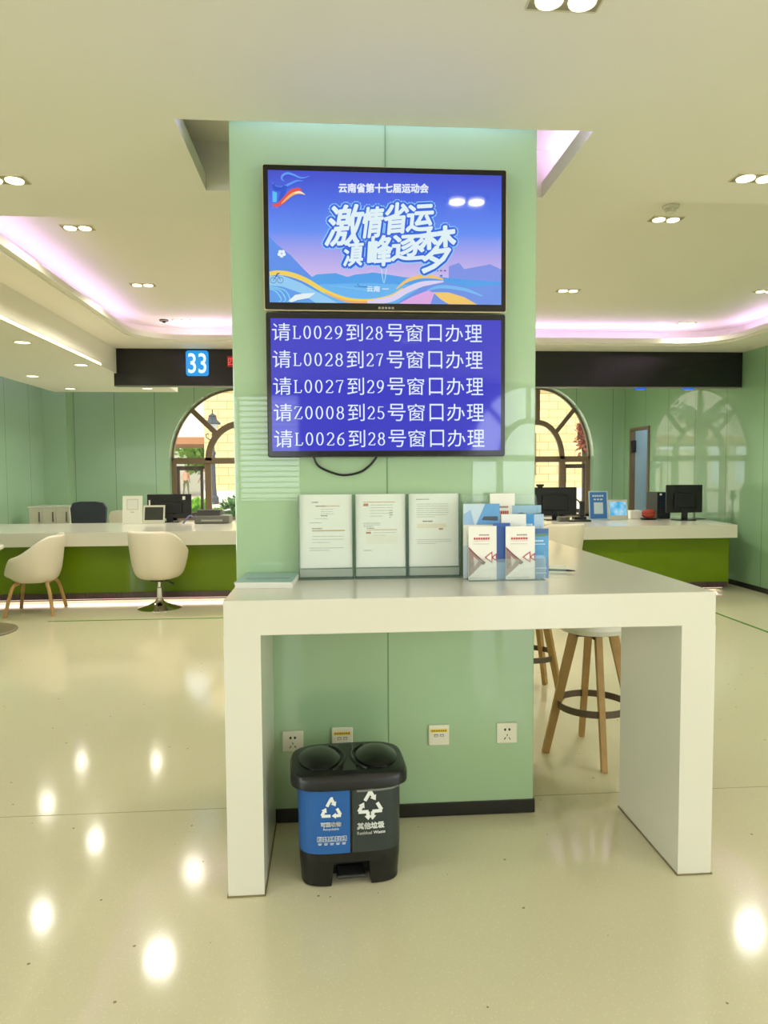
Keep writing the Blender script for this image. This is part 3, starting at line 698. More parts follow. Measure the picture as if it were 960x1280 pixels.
# emblem, top left of the slide
art = MB()
E6 = lambda L: [(x/2, y/2) for x, y in L]
band(E6([(380, 127), (320, 142), (260, 118), (215, 106), (180, 122), (172, 150), (190, 168)]), [1, 5, 7, 8, 8, 6, 2], (104, 160, 244))
band(E6([(330, 165), (285, 165), (235, 188), (190, 210), (150, 216), (112, 196), (106, 170)]), [1, 6, 8, 9, 7, 4, 1], (96, 158, 246))
band(E6([(200, 205), (185, 240), (170, 290), (150, 330)]), [16, 18, 14, 4], (46, 92, 214))
band(E6([(112, 190), (118, 215), (160, 226), (210, 205)]), [8, 12, 12, 4], (44, 84, 206))
shape(E6([(104, 245), (138, 258), (136, 330), (106, 332)]), (90, 200, 250))
band(E6([(105, 352), (150, 350), (200, 305), (250, 250), (300, 232), (325, 238)]), [8, 14, 18, 18, 12, 2], (232, 84, 78))
band(E6([(170, 345), (215, 300), (260, 266), (305, 256), (348, 272)]), [2, 8, 10, 10, 2], (250, 190, 110))
band(E6([(265, 262), (305, 252), (346, 270)]), [2, 7, 1], (255, 244, 200))
for x0_ in (112, 136): band(E6([(x0_, 366), (x0_, 382)]), [2.5, 2.5], (210, 110, 150))
art.build('emblem', None, scr)
# slide lettering
art = MB()
def slide_text(s, x0, x1, y0, y1, rgb, off=0.0, slant=0, rise=0, ref=None):
    if s == '\u6ec7' and off < .005: off = .0026
    f = layer(); art.use(emis('slide_%d_%d_%d' % rgb, rgb)); bold_text(art, s, (S(x0, y1), S(x1, y1-rise), S(x0+slant, y0)), f, off)
slide_text('\u4e91\u5357\u7701\u7b2c\u5341\u4e03\u5c4a\u8fd0\u52a8\u4f1a', 300, 640, 92, 127, (232, 240, 255), .0014)
big = [('\u6fc0', 248, 400, 182, 338, 26, 10), ('\u60c5', 385, 472, 188, 304, 14, 6), ('\u7701', 468, 566, 172, 290, 10, 8), ('\u8fd0', 556, 662, 178, 278, 8, 6),
       ('\u6ec7', 318, 396, 322, 416, 8, 6), ('\u5cf0', 410, 504, 300, 416, 6, 8), ('\u9010', 500, 628, 296, 392, 6, 8), ('\u68a6', 612, 742, 272, 440, -4, 22)]
for rgb, off in (((150, 215, 252), .0155), ((66, 108, 226), .0120), ((228, 246, 250), .0035)):
    for ch, x0, x1, y0, y1, sl, ri in big: slide_text(ch, x0, x1-sl, y0, y1, rgb, off, sl, ri)
band([(462, 425), (472, 480), (482, 425)], [4, 2, 4], (190, 230, 250))
slide_text('\u4e91\u5357 \u4e00', 408, 490, 492, 514, (226, 240, 255), .0006)
art.build('lettering', None, scr)
mb = MB()
for k in range(5): mb.box(-.033+k*.013, -.024+k*.013, -.0562, -.055, -hz+.009, -hz+.017)
mb.build('maker_mark', mat('silver_mark', (150, 146, 136), .4), t)
# lower screen: the queue calls
t, hx, hz = screen_set('lower wall screen listing white queue calls on blue', .136, 1.073, 1.488, 2.046, -.055, mat('dark_frame', (40, 40, 42), .3))
sx0, sx1, sz0, sz1 = -hx+.018, hx-.018, -hz+.024, hz-.024
mb = MB(); mb.poly([(sx0, YS, sz0), (sx1, YS, sz0), (sx1, YS, sz1), (sx0, YS, sz1)]); scr = mb.build('screen', mat('queue_blue', (2, 2, 10), .05, emit=(46, 46, 200), estr=1, spec=.7), t)
rows = [('L0029', '28', 108), ('L0028', '27', 210), ('L0027', '29', 312), ('Z0008', '25', 412), ('L0026', '28', 512)]
SXq = lambda x, y: sx0+(x-44-8*(y-55)/500)/(876-10*(y-55)/500)*(sx1-sx0)
SZq = lambda y: sz1-(y-58)/(502)*(sz1-sz0)
wht = emis('queue_white', (226, 236, 255), 1.1)
for code, win, yc in rows:
    mb = MB().use(wht); f = lambda a, b: (a, YS-.0004, b)
    y0, y1 = yc-32, yc+34; k = (yc-108)/404; dx = 9*k
    def cn(s, a, b):
        text_box(mb, s, SXq(a+dx, yc), SXq(b+dx, yc), SZq(y1), SZq(y0), f)
    X = 50
    cn('\u8bf7', 50, 118)
    def dig(s, a, b):
        w = (b-a)/len(s)
        for i, ch in enumerate(s): serif_glyph(mb, ch, SXq(a+w*i+w*.08+dx, yc), SZq(y1-6), (SXq(a+w, yc)-SXq(a, yc))*.84, SZq(y0+8)-SZq(y1-6), f)
    dig(code, 122, 318); cn('\u5230', 327, 390); dig(win, 396, 470)
    cn('\u53f7', 478, 545); cn('\u7a97', 554, 618); cn('\u53e3', 637, 690); cn('\u529e', 704, 772); cn('\u7406', 780, 846)
    mb.build('queue_line', None, scr)
mb = MB(); mb.tube(smooth_path([(.31, -.02, 1.50), (.33, -.012, 1.455), (.39, -.012, 1.425), (.44, -.012, 1.417), (.50, -.012, 1.43), (.54, -.012, 1.46), (.57, -.02, 1.50)], 6), .0045, 8)
tag(mb.build('power_cable', M_BLACK, smooth=True), 'black cable looping below the lower wall screen', 'cable')

# ================================================================== OUTLETS
M_PLATE = mat('outlet_plastic', (226, 224, 204), .3)
def outlet(x, z, label, kind):
    t = thing('wall_outlet', label, 'outlet', (x, 0, z))
    mb = MB(); mb.box(-.043, .043, -.010, -.0006, -.043, .043, .004); mb.build('faceplate', M_PLATE, t)
    mb = MB().use(mat('slot_dark', (30, 28, 26), .6))
    if kind == 'power':
        for x_ in (-.009, .009): mb.prism([(x_+.0045*math.cos(k*PI/5), .016+.0055*math.sin(k*PI/5)) for k in range(10)], XZ, -.0112, -.0095)
        mb.box(-.0015, .0015, -.0112, -.0095, -.012, -.003)
        for s in (-1, 1): mb.bar((s*.013, -.0105, -.026), (s*.007, -.0105, -.017), .003, .002, ref=(0, 1, 0))
        mb.build('socket_holes', None, t)
    else:
        for s in (-1, 1): mb.box(s*.012-.0075, s*.012+.0075, -.0112, -.0095, -.006, .004)
        mb.use(M_PLATE)
        for s in (-1, 1): mb.box(s*.012-.006, s*.012+.006, -.0117, -.0112, -.0045, .002)
        mb.build('usb_ports', None, t)
        mb = MB().use(mat('yellow_label', (232, 200, 70), .5)); mb.box(-.036, .034, -.0108, -.0095, .013, .026)
        mb.use(mat('label_ink', (120, 100, 40), .6))
        for k in range(7): mb.box(-.030+k*.009, -.024+k*.009, -.0111, -.0108, .016, .022)
        mb.build('yellow_label', None, t)
outlet(.215, .340, 'white power socket on the column behind the bin, far left', 'power')
outlet(.415, .348, 'white outlet with yellow label just above the bin lid', 'usb')
outlet(.812, .346, 'white outlet with yellow label right of the bin', 'usb')
outlet(1.097, .345, 'white power socket near the right edge of the column', 'power')

# ================================================================== RECYCLING BIN
t = thing('recycling_bin', 'two part pedal bin, blue and dark grey, under the table', 'bin', (.430, -.335, 0), .05)
BA, BB = .178, .14
def oval(a, b, n=64, e=4.5):
    P = []
    for k in range(n):
        q = 2*PI*(k+.5)/n; c, s = math.cos(q), math.sin(q)
        P.append((a*math.copysign(abs(c)**(2/e), c), b*math.copysign(abs(s)**(2/e), s)))
    return P
def clip(P, ax, c, sign):
    out = []
    for i in range(len(P)):
        p, q = P[i], P[(i+1) % len(P)]; ip = sign*(p[ax]-c) >= 0; iq = sign*(q[ax]-c) >= 0
        if ip: out.append(p)
        if ip != iq:
            u = (c-p[ax])/(q[ax]-p[ax]); out.append((p[0]+u*(q[0]-p[0]), p[1]+u*(q[1]-p[1])))
    return out
ring = lambda P, z: [(x, y, z) for x, y in P]
M_BIN = mat('bin_black', (11, 13, 12), .35)
base = oval(BA, BB); low = oval(BA-.006, BB-.006)
mb = MB(); mb.loft([ring(base, .088), ring(base, .125)])
for sg in (-1, 1): mb.loft([ring(clip(low, 0, sg*.07, sg), .004), ring(clip(low, 0, sg*.066, sg), .02), ring(clip(base, 0, sg*.062, sg), .089)])
bk = clip(clip(clip(base, 0, -.08, 1), 0, .08, -1), 1, -.06, 1); mb.loft([ring(bk, .006), ring(bk, .09)])
mb.build('base', M_BIN, t)
mb = MB(); mb.box(-.05, .05, -.13, -.06, .022, .036, .006); mb.build('pedal', mat('pedal_black', (34, 36, 35), .45), t)
mb = MB(); mb.loft([ring(oval(BA-.004, BB-.004), .12), ring(oval(BA-.002, BB-.002), .352)]); mb.build('bucket', M_BIN, t)
blue = mat('bin_blue', (30, 92, 164), .35); dark = mat('bin_dark_grey', (46, 54, 54), .35)
for nm, m_, sg in (('blue_panel', blue, -1), ('grey_panel', dark, 1)):
    a = clip(clip(oval(BA+.001, BB+.001, 96), 0, sg*.004, sg), 1, .04, -1); b = clip(clip(oval(BA+.003, BB+.003, 96), 0, sg*.004, sg), 1, .04, -1)
    mb = MB(); mb.loft([ring(a, .122), ring(b, .353)]); pn = mb.build(nm, m_, t)
    if sg < 0: pb = pn
    else: pd_ = pn
def yfr(x, z): return -(BB+.0045)*(1-min(abs(x)/(BA+.004), .999)**4.5)**(1/4.5)
ink = mat('bin_white_print', (226, 230, 226), .5)
fb = lambda x, z: (x, yfr(x, z)-.0012, z)
def seg(mb, a, b, w):
    a = Vector(a); b = Vector(b); n_ = 4; d_ = (b-a).normalized(); q = Vector((-d_.y, d_.x))*w/2
    P = [a+(b-a)*i/n_ for i in range(n_+1)]
    for i in range(n_): mb.poly([fb(*(P[i]+q)), fb(*(P[i]-q)), fb(*(P[i+1]-q)), fb(*(P[i+1]+q))])
def tri(mb, a, b, w):      # arrow head from a (base centre) to b (tip)
    a = Vector(a); b = Vector(b); d_ = (b-a).normalized(); q = Vector((-d_.y, d_.x))*w/2
    mb.poly([fb(*(a+q)), fb(*(a-q)), fb(*b)])
def chasing(mb, cx, cz, w, h, th, residual=False):
    T = Vector((cx, cz+h/2)); L_ = Vector((cx-w/2, cz-h/2)); R_ = Vector((cx+w/2, cz-h/2))
    lerp = lambda a, b, u: a+(b-a)*u
    seg(mb, lerp(L_, T, .55), lerp(L_, T, .98), th); seg(mb, T+Vector((-th*.3, 0)), T+Vector((th*.6, 0)), th)
    seg(mb, lerp(T, R_, .02), lerp(T, R_, .26), th); tri(mb, lerp(T, R_, .24), lerp(T, R_, .46), th*2)
    seg(mb, lerp(R_, T, .04), lerp(R_, T, .42), th)
    seg(mb, lerp(L_, T, .02), lerp(L_, T, .28), th); tri(mb, lerp(L_, T, .26), lerp(L_, T, .48), th*2)
    if not residual:
        seg(mb, lerp(L_, R_, .0), lerp(L_, R_, .46), th); seg(mb, lerp(L_, R_, .72), lerp(L_, R_, 1.0), th); tri(mb, lerp(L_, R_, .74), lerp(L_, R_, .52), th*2)
    else:
        seg(mb, lerp(L_, R_, .0), lerp(L_, R_, .42)+Vector((0, -.0)), th); seg(mb, lerp(L_, R_, .58), lerp(L_, R_, 1.0), th)
        for u, s in ((.40, -1), (.60, 1)):
            p = lerp(L_, R_, u); seg(mb, p, p+Vector((0, -.016)), th); tri(mb, p+Vector((0, -.014)), p+Vector((-s*.001, -.03)), th*2.1)
mb = MB().use(ink)
chasing(mb, -.068, .288, .066, .060, .0105)
mb.build('recycling_symbol', None, pb); mb = MB().use(ink)
bold_box(mb, '\u53ef\u56de\u6536\u7269', -.105, -.034, .219, .236, fb, .0008)
text_box(mb, 'Recyclable', -.096, -.042, .205, .2155, fb)
mb.build('lettering', None, pb); mb = MB().use(ink)
for k in range(5):
    x = -.116+k*.0205
    for a, b in (((x, .185), (x+.017, .185)), ((x, .168), (x+.017, .168)), ((x, .168), (x, .185)), ((x+.017, .168), (x+.017, .185))): seg(mb, a, b, .0014)
    for j in range(3): seg(mb, (x+.003+.002*((j+k) % 2), .172+j*.0045), (x+.014-.002*((j*k) % 3), .173+j*.0045), .002)
    for j in range(2): seg(mb, (x+.002+j*.001, .161-j*.004), (x+.015-j*.002, .161-j*.004), .0022)
mb.build('pictograms', None, pb)
mb = MB().use(ink)
chasing(mb, .066, .300, .082, .070, .012, True)
mb.build('waste_symbol', None, pd_); mb = MB().use(ink)
bold_box(mb, '\u5176\u4ed6\u5783\u573e', .020, .115, .203, .228, fb, .0012); bold_box(mb, 'Residual Waste', .020, .118, .185, .1965, fb, .0005)
mb.build('lettering', None, pd_)
mb = MB(); mb.loft([ring(oval(BA+.016, BB+.012), .346), ring(oval(BA+.028, BB+.018), .352), ring(oval(BA+.028, BB+.018), .378), ring(oval(BA+.022, BB+.013), .392), ring(oval(BA+.004, BB+.001), .400)])
lid = mb.build('lid', M_BIN, t, smooth=True, angle=40)
for sg in (-1, 1):
    mb = MB(); mb.lathe([(.074, .398), (.074, .406), (.067, .411), (.046, .421), (.024, .426), (0, .427)], (sg*.103, 0, 0), 40, False, False, 1.0, 1.45); mb.build('flap', mat('flap_black', (13, 16, 15), .25), lid, smooth=True, angle=50)
    mb = MB(); mb.tube([(sg*.103-sg*.090*math.cos(a), .120*math.sin(a), .399+.004*math.cos(a)) for a in [-1.1+2.2*k/16 for k in range(17)]], .006, 8); mb.build('flap_surround', M_BIN, lid, smooth=True)
mb = MB(); mb.loft([[(x*.03, y, z) for x, y, z in ((-1, .12*v, .398), (1, .12*v, .398), (.7, .12*v, .4035), (-.7, .12*v, .4035))] for v in (-1, -.5, 0, .5, 1)]); mb.build('lid_ridge', M_BIN, lid)
P = clip(clip(oval(BA+.0055, BB+.0055, 96), 0, .02, 1), 1, -.02, -1)
mb = MB(); mb.loft([ring(P, .335), ring([(x, y-.002) for x, y in P], .347)], False, False); mb.build('bin_liner', mat('liner_film', (150, 156, 150), .25, alpha=.6), t)

# ================================================================== TABLE-TOP THINGS
# three acrylic sign holders
def line_rows(mb, x0, x1, z, n, dz, f, rgb=(150, 150, 146), h=.0022, seed=1):
    rd = random.Random(seed); mb.use(mat('ink_%d_%d_%d' % rgb, rgb, .8))
    for i in range(n):
        x = x0; e = x1 if i < n-1 else x0+(x1-x0)*.55
        while x < e-.004:
            w = min(rd.uniform(.004, .02), e-x); zz = z-i*dz
            mb.poly([f(x, zz-h/2), f(x+w, zz-h/2), f(x+w, zz+h/2), f(x, zz+h/2)]); x += w+.0018
def rect(mb, x0, x1, z0, z1, f, rgb):
    mb.use(mat('ink_%d_%d_%d' % rgb, rgb, .7)); mb.poly([f(x0, z0), f(x1, z0), f(x1, z1), f(x0, z1)])
def holder(x0, x1, label, layout):
    t = thing('sign_holder', label, 'sign holder', ((x0+x1)/2, -.035, TH)); h = (x1-x0)/2
    tilt = lambda x, z, d=0: (x, -.012+z*.03-d, z)
    mb = MB(); mb.loft([[tilt(-h, .002, .0035), tilt(h, .002, .0035), tilt(h, .002, .0015), tilt(-h, .002, .0015)], [tilt(-h, .335, .0035), tilt(h, .335, .0035), tilt(h, .335, .0015), tilt(-h, .335, .0015)]])
    mb.build('front_sheet', M_ACRYL, t)
    mb = MB(); mb.box(-h, h, -.045, .02, .0, .003); mb.box(-h, -h+.002, -.02, .012, .003, .332); mb.box(h-.002, h, -.02, .012, .003, .332); mb.build('base', M_ACRYLE, t)
    mb = MB(); mb.box(-h+.006, h-.006, -.026, -.022, .010, .040); mb.build('base_pocket', mat('acrylic_grey', (176, 188, 178), .12, alpha=.7), t)
    mb = MB(); mb.loft([[tilt(-h+.006, .043, -.0005), tilt(h-.006, .043, -.0005), tilt(h-.006, .043, -.0015), tilt(-h+.006, .043, -.0015)], [tilt(-h+.006, .333, -.0005), tilt(h-.006, .333, -.0005), tilt(h-.006, .333, -.0015), tilt(-h+.006, .333, -.0015)]])
    pp = mb.build('paper', M_PAPER, t)
    mb = MB(); f = lambda x, z: tilt(x, z, -.0003); layout(mb, h, f); mb.build('print', None, pp)
OR, RD, GY, DK = (206, 160, 92), (190, 92, 62), (168, 168, 160), (120, 116, 110)
def lay1(mb, h, f):
    line_rows(mb, -.055, .0, .303, 1, .01, f, DK, .004, 1); rect(mb, -.04, .055, .286, .289, f, OR); line_rows(mb, -.04, .03, .2875, 1, .01, f, DK, .004, 2)
    line_rows(mb, -.02, .03, .275, 4, .009, f, GY, .0018, 3); line_rows(mb, -.02, .025, .25, 1, .01, f, DK, .004, 4); line_rows(mb, -.045, .05, .238, 1, .01, f, GY, .0018, 5)
    line_rows(mb, -.065, .02, .222, 1, .01, f, GY, .0025, 6); line_rows(mb, -.055, .02, .199, 1, .01, f, DK, .004, 7); rect(mb, -.055, .075, .188, .193, f, OR)
    line_rows(mb, -.055, .07, .168, 3, .012, f, GY, .002, 8); line_rows(mb, -.065, .075, .122, 2, .009, f, GY, .0025, 9)
def lay2(mb, h, f):
    rect(mb, -.068, .06, .300, .303, f, OR); rect(mb, -.068, -.048, .286, .296, f, RD); line_rows(mb, -.04, .05, .290, 5, .011, f, GY, .002, 11); line_rows(mb, .035, .05, .268, 4, .009, f, DK, .003, 12)
    line_rows(mb, -.068, .0, .218, 3, .007, f, DK, .002, 13); line_rows(mb, -.055, .0, .198, 1, .01, f, DK, .003, 14); rect(mb, -.055, .065, .190, .193, f, OR); rect(mb, -.058, -.038, .176, .184, f, RD)
    line_rows(mb, -.03, .06, .180, 2, .01, f, GY, .002, 15); line_rows(mb, -.068, -.01, .11, 1, .01, f, DK, .0025, 16); rect(mb, -.058, .068, .135, .172, f, (240, 236, 222))
def lay3(mb, h, f):
    line_rows(mb, -.07, .03, .311, 1, .01, f, DK, .003, 21); line_rows(mb, -.068, .06, .292, 7, .0085, f, GY, .0022, 22)
    line_rows(mb, -.045, .03, .223, 1, .01, f, DK, .005, 23); rect(mb, -.068, .05, .196, .214, f, (238, 226, 204)); rect(mb, .02, .038, .189, .195, f, RD); line_rows(mb, -.068, .07, .150, 3, .008, f, GY, .0022, 24)
holder(.250, .467, 'acrylic sign holder with two orange headed forms, leftmost of three on the table', lay1)
holder(.4705, .679, 'acrylic sign holder with two red tabbed forms, middle of three on the table', lay2)
holder(.6825, .893, 'acrylic sign holder with a page of dense text, beside the brochure rack', lay3)
# pile of leaflets in the left corner of the table
M_LEAF = mat('leaflet_white', (232, 232, 222), .6); M_LEAFT = mat('leaflet_teal', (150, 184, 186), .35)
for i in range(6):
    topm = i == 5
    mb = MB().use(M_LEAF); ang = random.uniform(-.02, .02); dx = random.uniform(-.003, .003)
    mb.box(-.105, .105, -.125, .125, 0, .0032)
    if topm:
        mb.use(M_LEAFT); mb.box(-.105, .105, -.125, .125, .0032, .0036); 
        mb.use(mat('leaflet_ink', (96, 128, 140), .5)); mb.box(-.08, .085, -.03, -.018, .0036, .0038); mb.box(-.07, .03, -.055, -.048, .0036, .0038)
    o = mb.build('leaflet', None, loc=(.140+dx, -.135, TH+.0005+i*.0037)); o.rotation_euler[2] = -.05+ang
    tag(o, 'teal covered leaflet on top of the pile at the table corner' if topm else 'white leaflet inside the pile at the left table corner', 'leaflet', 'leaflets in the pile on the table corner')
# brochure rack: three stepped acrylic pockets
RKX0, RKX1 = .905, 1.200
t = thing('brochure_rack', 'clear stepped acrylic brochure rack on the table', 'brochure rack', ((RKX0+RKX1)/2, -.10, TH)); h = (RKX1-RKX0)/2
mb = MB()
for k, (y, z1) in enumerate(((-.085, .085), (-.035, .175), (.015, .25), (.06, .325))):
    mb.box(-h, h, y-.0013, y+.0013, .0 if k == 0 else .003, z1)
mb.build('pocket_sheets', M_ACRYL, t)
for sg in (-1, 1):
    mb = MB(); x = sg*h
    mb.prism([(-.085, .0), (.062, .0), (.062, .325), (.05, .325), (.018, .25), (-.032, .175), (-.083, .09)], YZ, x-.0015, x+.0015); mb.build('side_sheet', M_ACRYL, t)
mb = MB(); mb.box(-h, h, -.085, .062, .0, .003); mb.build('base', M_ACRYLE, t)
def brochure(px0, px1, ptop, y, zb, label, front, paper=(240, 238, 230), th=.006, lean=.02):
    a = at(px0, ptop, y); b = at(px1, ptop, y); w = b.x-a.x; hh = a.z-zb
    t = thing('brochure', label, 'brochure', ((a.x+b.x)/2, y, zb))
    f0 = lambda x, z, d=0: (x, z*lean-d, z)
    mb = MB(); mb.loft([[f0(-w/2, 0, .0), f0(w/2, 0, 0), f0(w/2, 0, -th), f0(-w/2, 0, -th)], [f0(-w/2, hh, 0), f0(w/2, hh, 0), f0(w/2, hh, -th), f0(-w/2, hh, -th)]])
    mb.build('pages', mat('paper_%d_%d_%d' % paper, paper, .45), t)
    mb = MB(); lv = [0]
    def F(u, v):
        return f0(-w/2+u*w, v*hh, .0003+lv[0]*.00012)
    def R(u0, u1, v0, v1, rgb): lv[0] += 1; mb.use(mat('ink_%d_%d_%d' % rgb, rgb, .45)); mb.poly([F(u0, v0), F(u1, v0), F(u1, v1), F(u0, v1)])
    def G(pts, rgb): lv[0] += 1; mb.use(mat('ink_%d_%d_%d' % rgb, rgb, .45)); mb.poly([F(*p) for p in pts])
    front(R, G); mb.build('cover_print', None, t)
def words(R, u0, u1, v, hgt, n, rgb):
    w = (u1-u0)/n
    for i in range(n): R(u0+i*w, u0+i*w+w*.8, v, v+hgt, rgb)
def red_cover(R, G):
    words(R, .38, .74, .825, .022, 5, (150, 120, 116)); words(R, .18, .76, .75, .04, 7, (196, 92, 92)); R(.18, .74, .725, .73, (206, 150, 150)); words(R, .16, .74, .665, .012, 8, (206, 196, 190))
    G([(.0, .60), (.0, .06), (.56, .34)], (150, 124, 118)); G([(.0, .62), (.0, .58), (.60, .33), (.56, .31)], (132, 60, 62)); G([(.16, .45), (.2, .24), (.34, .36)], (202, 188, 180)); G([(.02, .36), (.04, .18), (.16, .3)], (122, 100, 96)); G([(.4, .34), (.6, .32), (.5, .28)], (84, 64, 62))
    for u in (.56, .80):
        e = min(u+.28, .99); k = (e-u)/.28
        G([(u, .42), (e, .42+.11*k), (e, .42-.11*k)], (176, 62, 70)); G([(u+.06, .42), (e-.03, .42+(.11*k-.032)), (e-.03, .42-(.11*k-.032))], (242, 240, 234))
    G([(.05, .02), (.5, .2), (.98, .24), (.98, .02)], (228, 226, 220)); words(R, .04, .8, .035, .012, 6, (180, 176, 170))
def blue_cover(R, G):
    R(0, 1, 0, 1, (58, 98, 176)); R(0, 1, 0, .3, (120, 160, 214))
def sky_cover(R, G):
    R(0, 1, 0, 1, (92, 160, 214)); R(0, 1, .9, 1, (70, 108, 170)); G([(0, .9), (1, .9), (1, .86), (.5, .84), (0, .86)], (96, 140, 120)); words(R, .1, .7, .74, .03, 5, (214, 232, 246)); words(R, .1, .8, .68, .02, 6, (200, 222, 242))
    R(0, 1, 0, .42, (112, 146, 190)); R(.1, .75, .40, .47, (150, 190, 228)); words(R, .2, .9, .2, .02, 5, (190, 206, 226)); words(R, .2, .9, .1, .02, 5, (180, 200, 224))
def lake_cover(R, G):
    R(0, 1, 0, 1, (190, 208, 220)); R(0, 1, .86, 1, (150, 190, 214)); G([(0, .86), (.3, .9), (.6, .87), (1, .9), (1, .8), (0, .8)], (96, 128, 122)); R(0, 1, .62, .8, (142, 176, 196))
def bridge_cover(R, G):
    R(0, 1, .72, 1, (196, 216, 232)); G([(.35, .72), (.6, 1), (1, 1), (1, .72)], (98, 160, 216)); G([(.5, .78), (.56, .83), (.95, .83), (.95, .77)], (70, 84, 96)); G([(0, .72), (.0, .86), (.2, .92), (.3, .72)], (150, 186, 224))
    words(R, .2, .95, .555, .04, 8, (112, 120, 142)); words(R, .4, .85, .50, .03, 5, (150, 156, 172)); R(0, 1, 0, .44, (208, 218, 232))
def white_blue_cover(R, G):
    R(0, 1, .0, 1, (236, 238, 236)); G([(.1, .6), (.3, .75), (.75, .6)], (70, 98, 168)); words(R, .1, .8, .8, .02, 6, (200, 206, 214))
def half_blue_cover(R, G):
    R(0, .5, 0, 1, (70, 150, 214)); R(.5, 1, 0, 1, (178, 204, 230)); words(R, .05, .45, .82, .03, 3, (220, 236, 248)); words(R, .05, .45, .76, .03, 3, (220, 236, 248))
ZB = TH+.0045
brochure(586, 621, 658, -.176, ZB, 'white and red brochure at the front left of the rack', red_cover)
brochure(632.5, 669, 658, -.176, ZB, 'white and red brochure at the front centre of the rack', red_cover)
brochure(617, 638, 654, -.158, ZB, 'plain blue brochure between the two white and red brochures', blue_cover, (70, 104, 176))
brochure(666, 686, 661, -.160, ZB, 'sky blue brochure with rounded top at the front right of the rack', sky_cover, (92, 150, 206))
brochure(579.5, 625, 630, -.125, ZB, 'brochure with a blue bridge photo in the left middle pocket', bridge_cover)
brochure(627, 658, 643, -.125, ZB, 'white brochure with a dark blue wedge in the middle pocket', white_blue_cover)
brochure(656, 680, 643, -.112, ZB, 'half sky blue, half pale brochure in the right middle pocket', half_blue_cover, (150, 190, 224))
brochure(613, 644, 617, -.072, ZB, 'tall white brochure with red title at the top of the rack', red_cover)
brochure(641, 677, 632, -.074, ZB, 'brochure with a lake view in the rear right pocket', lake_cover, (180, 196, 206))
# pen on its stand and a clear block
t = thing('desk_pen', 'black pen with a coiled cord lying behind the brochure rack', 'pen', (1.30, .02, TH))
mb = MB(); mb.tube([(-.03, .03, .008), (.05, .0, .008), (.085, -.012, .007)], [.005, .005, .002], 10); mb.build('barrel', M_BLACK, t)
mb = MB(); mb.tube([(-.045+.016*math.cos(k*.9), .05+.016*math.sin(k*.9), .006+.0011*k) for k in range(26)], .003, 6); mb.build('coiled_cord', M_BLACK, t)
mb = MB(); mb.box(-.035, .035, -.012, .012, 0, .05, .002); t = mb.build('acrylic_block', M_ACRYL, loc=(1.262, -.13, TH+.0005)); tag(t, 'small clear acrylic block at the right foot of the brochure rack', 'acrylic block')

# ================================================================== THINGS ON AND BEHIND THE COUNTERS
ZI = ZC+.0005
def stand_sign(px0, px1, ptop, y, label, cat, build, name='sign_stand'):
    a = at(px0, ptop, y); b = at(px1, ptop, y); w = (b.x-a.x); hh = a.z-ZI
    t = thing(name, label, cat, ((a.x+b.x)/2, y, ZI)); build(t, w, hh); return t
def white_stand(t, w, h):
    tl = lambda x, z, d=0: (x, z*.12-d, z)
    mb = MB(); mb.loft([[tl(-w/2, z, 0), tl(w/2, z, 0), tl(w/2, z, -.005), tl(-w/2, z, -.005)] for z in (.006, h)]); mb.box(-w/2, w/2, -.02, .09, 0, .006); mb.build('panel', mat('white_acrylic', (240, 238, 226), .25), t)
    mb = MB().use(mat('grey_print', (170, 172, 166), .6))
    for k in range(6): mb.poly([tl(-w*.09+k*w*.03, h*.40, .0006), tl(-w*.09+k*w*.03+w*.022, h*.40, .0006), tl(-w*.09+k*w*.03+w*.022, h*.43, .0006), tl(-w*.09+k*w*.03, h*.43, .0006)])
    mb.poly([tl(-w*.28, h*.50, .0006), tl(w*.28, h*.50, .0006), tl(w*.28, h*.88, .0006), tl(-w*.28, h*.88, .0006)])
    mb.use(mat('pale_print', (228, 227, 218), .6)); mb.poly([tl(-w*.26, h*.515, .001), tl(w*.26, h*.515, .001), tl(w*.26, h*.865, .001), tl(-w*.26, h*.865, .001)])
    mb.build('print', None, t)
stand_sign(152, 177, 620, 6.35, 'white acrylic sign stand on the left counter', 'sign stand', white_stand)
def tablet(scr_m, fr):
    def bld(t, w, h):
        tl = lambda x, z, d=0: (x, z*.25-d, z)
        mb = MB(); mb.loft([[tl(-w/2, z, 0), tl(w/2, z, 0), tl(w/2, z, -.012), tl(-w/2, z, -.012)] for z in (.0, h)]); mb.box(-w*.3, w*.3, .0, .12, 0, .008); mb.build('casing', fr, t)
        mb = MB(); mb.poly([tl(-w*.43, h*.2, .001), tl(w*.43, h*.2, .001), tl(w*.43, h*.9, .001), tl(-w*.43, h*.9, .001)]); mb.build('screen', scr_m, t)
    return bld
stand_sign(178, 205, 632, 6.3, 'white framed evaluation tablet with dark screen on the left counter', 'tablet', tablet(mat('off_screen', (62, 64, 62), .12), M_WHITE), 'tablet_stand')
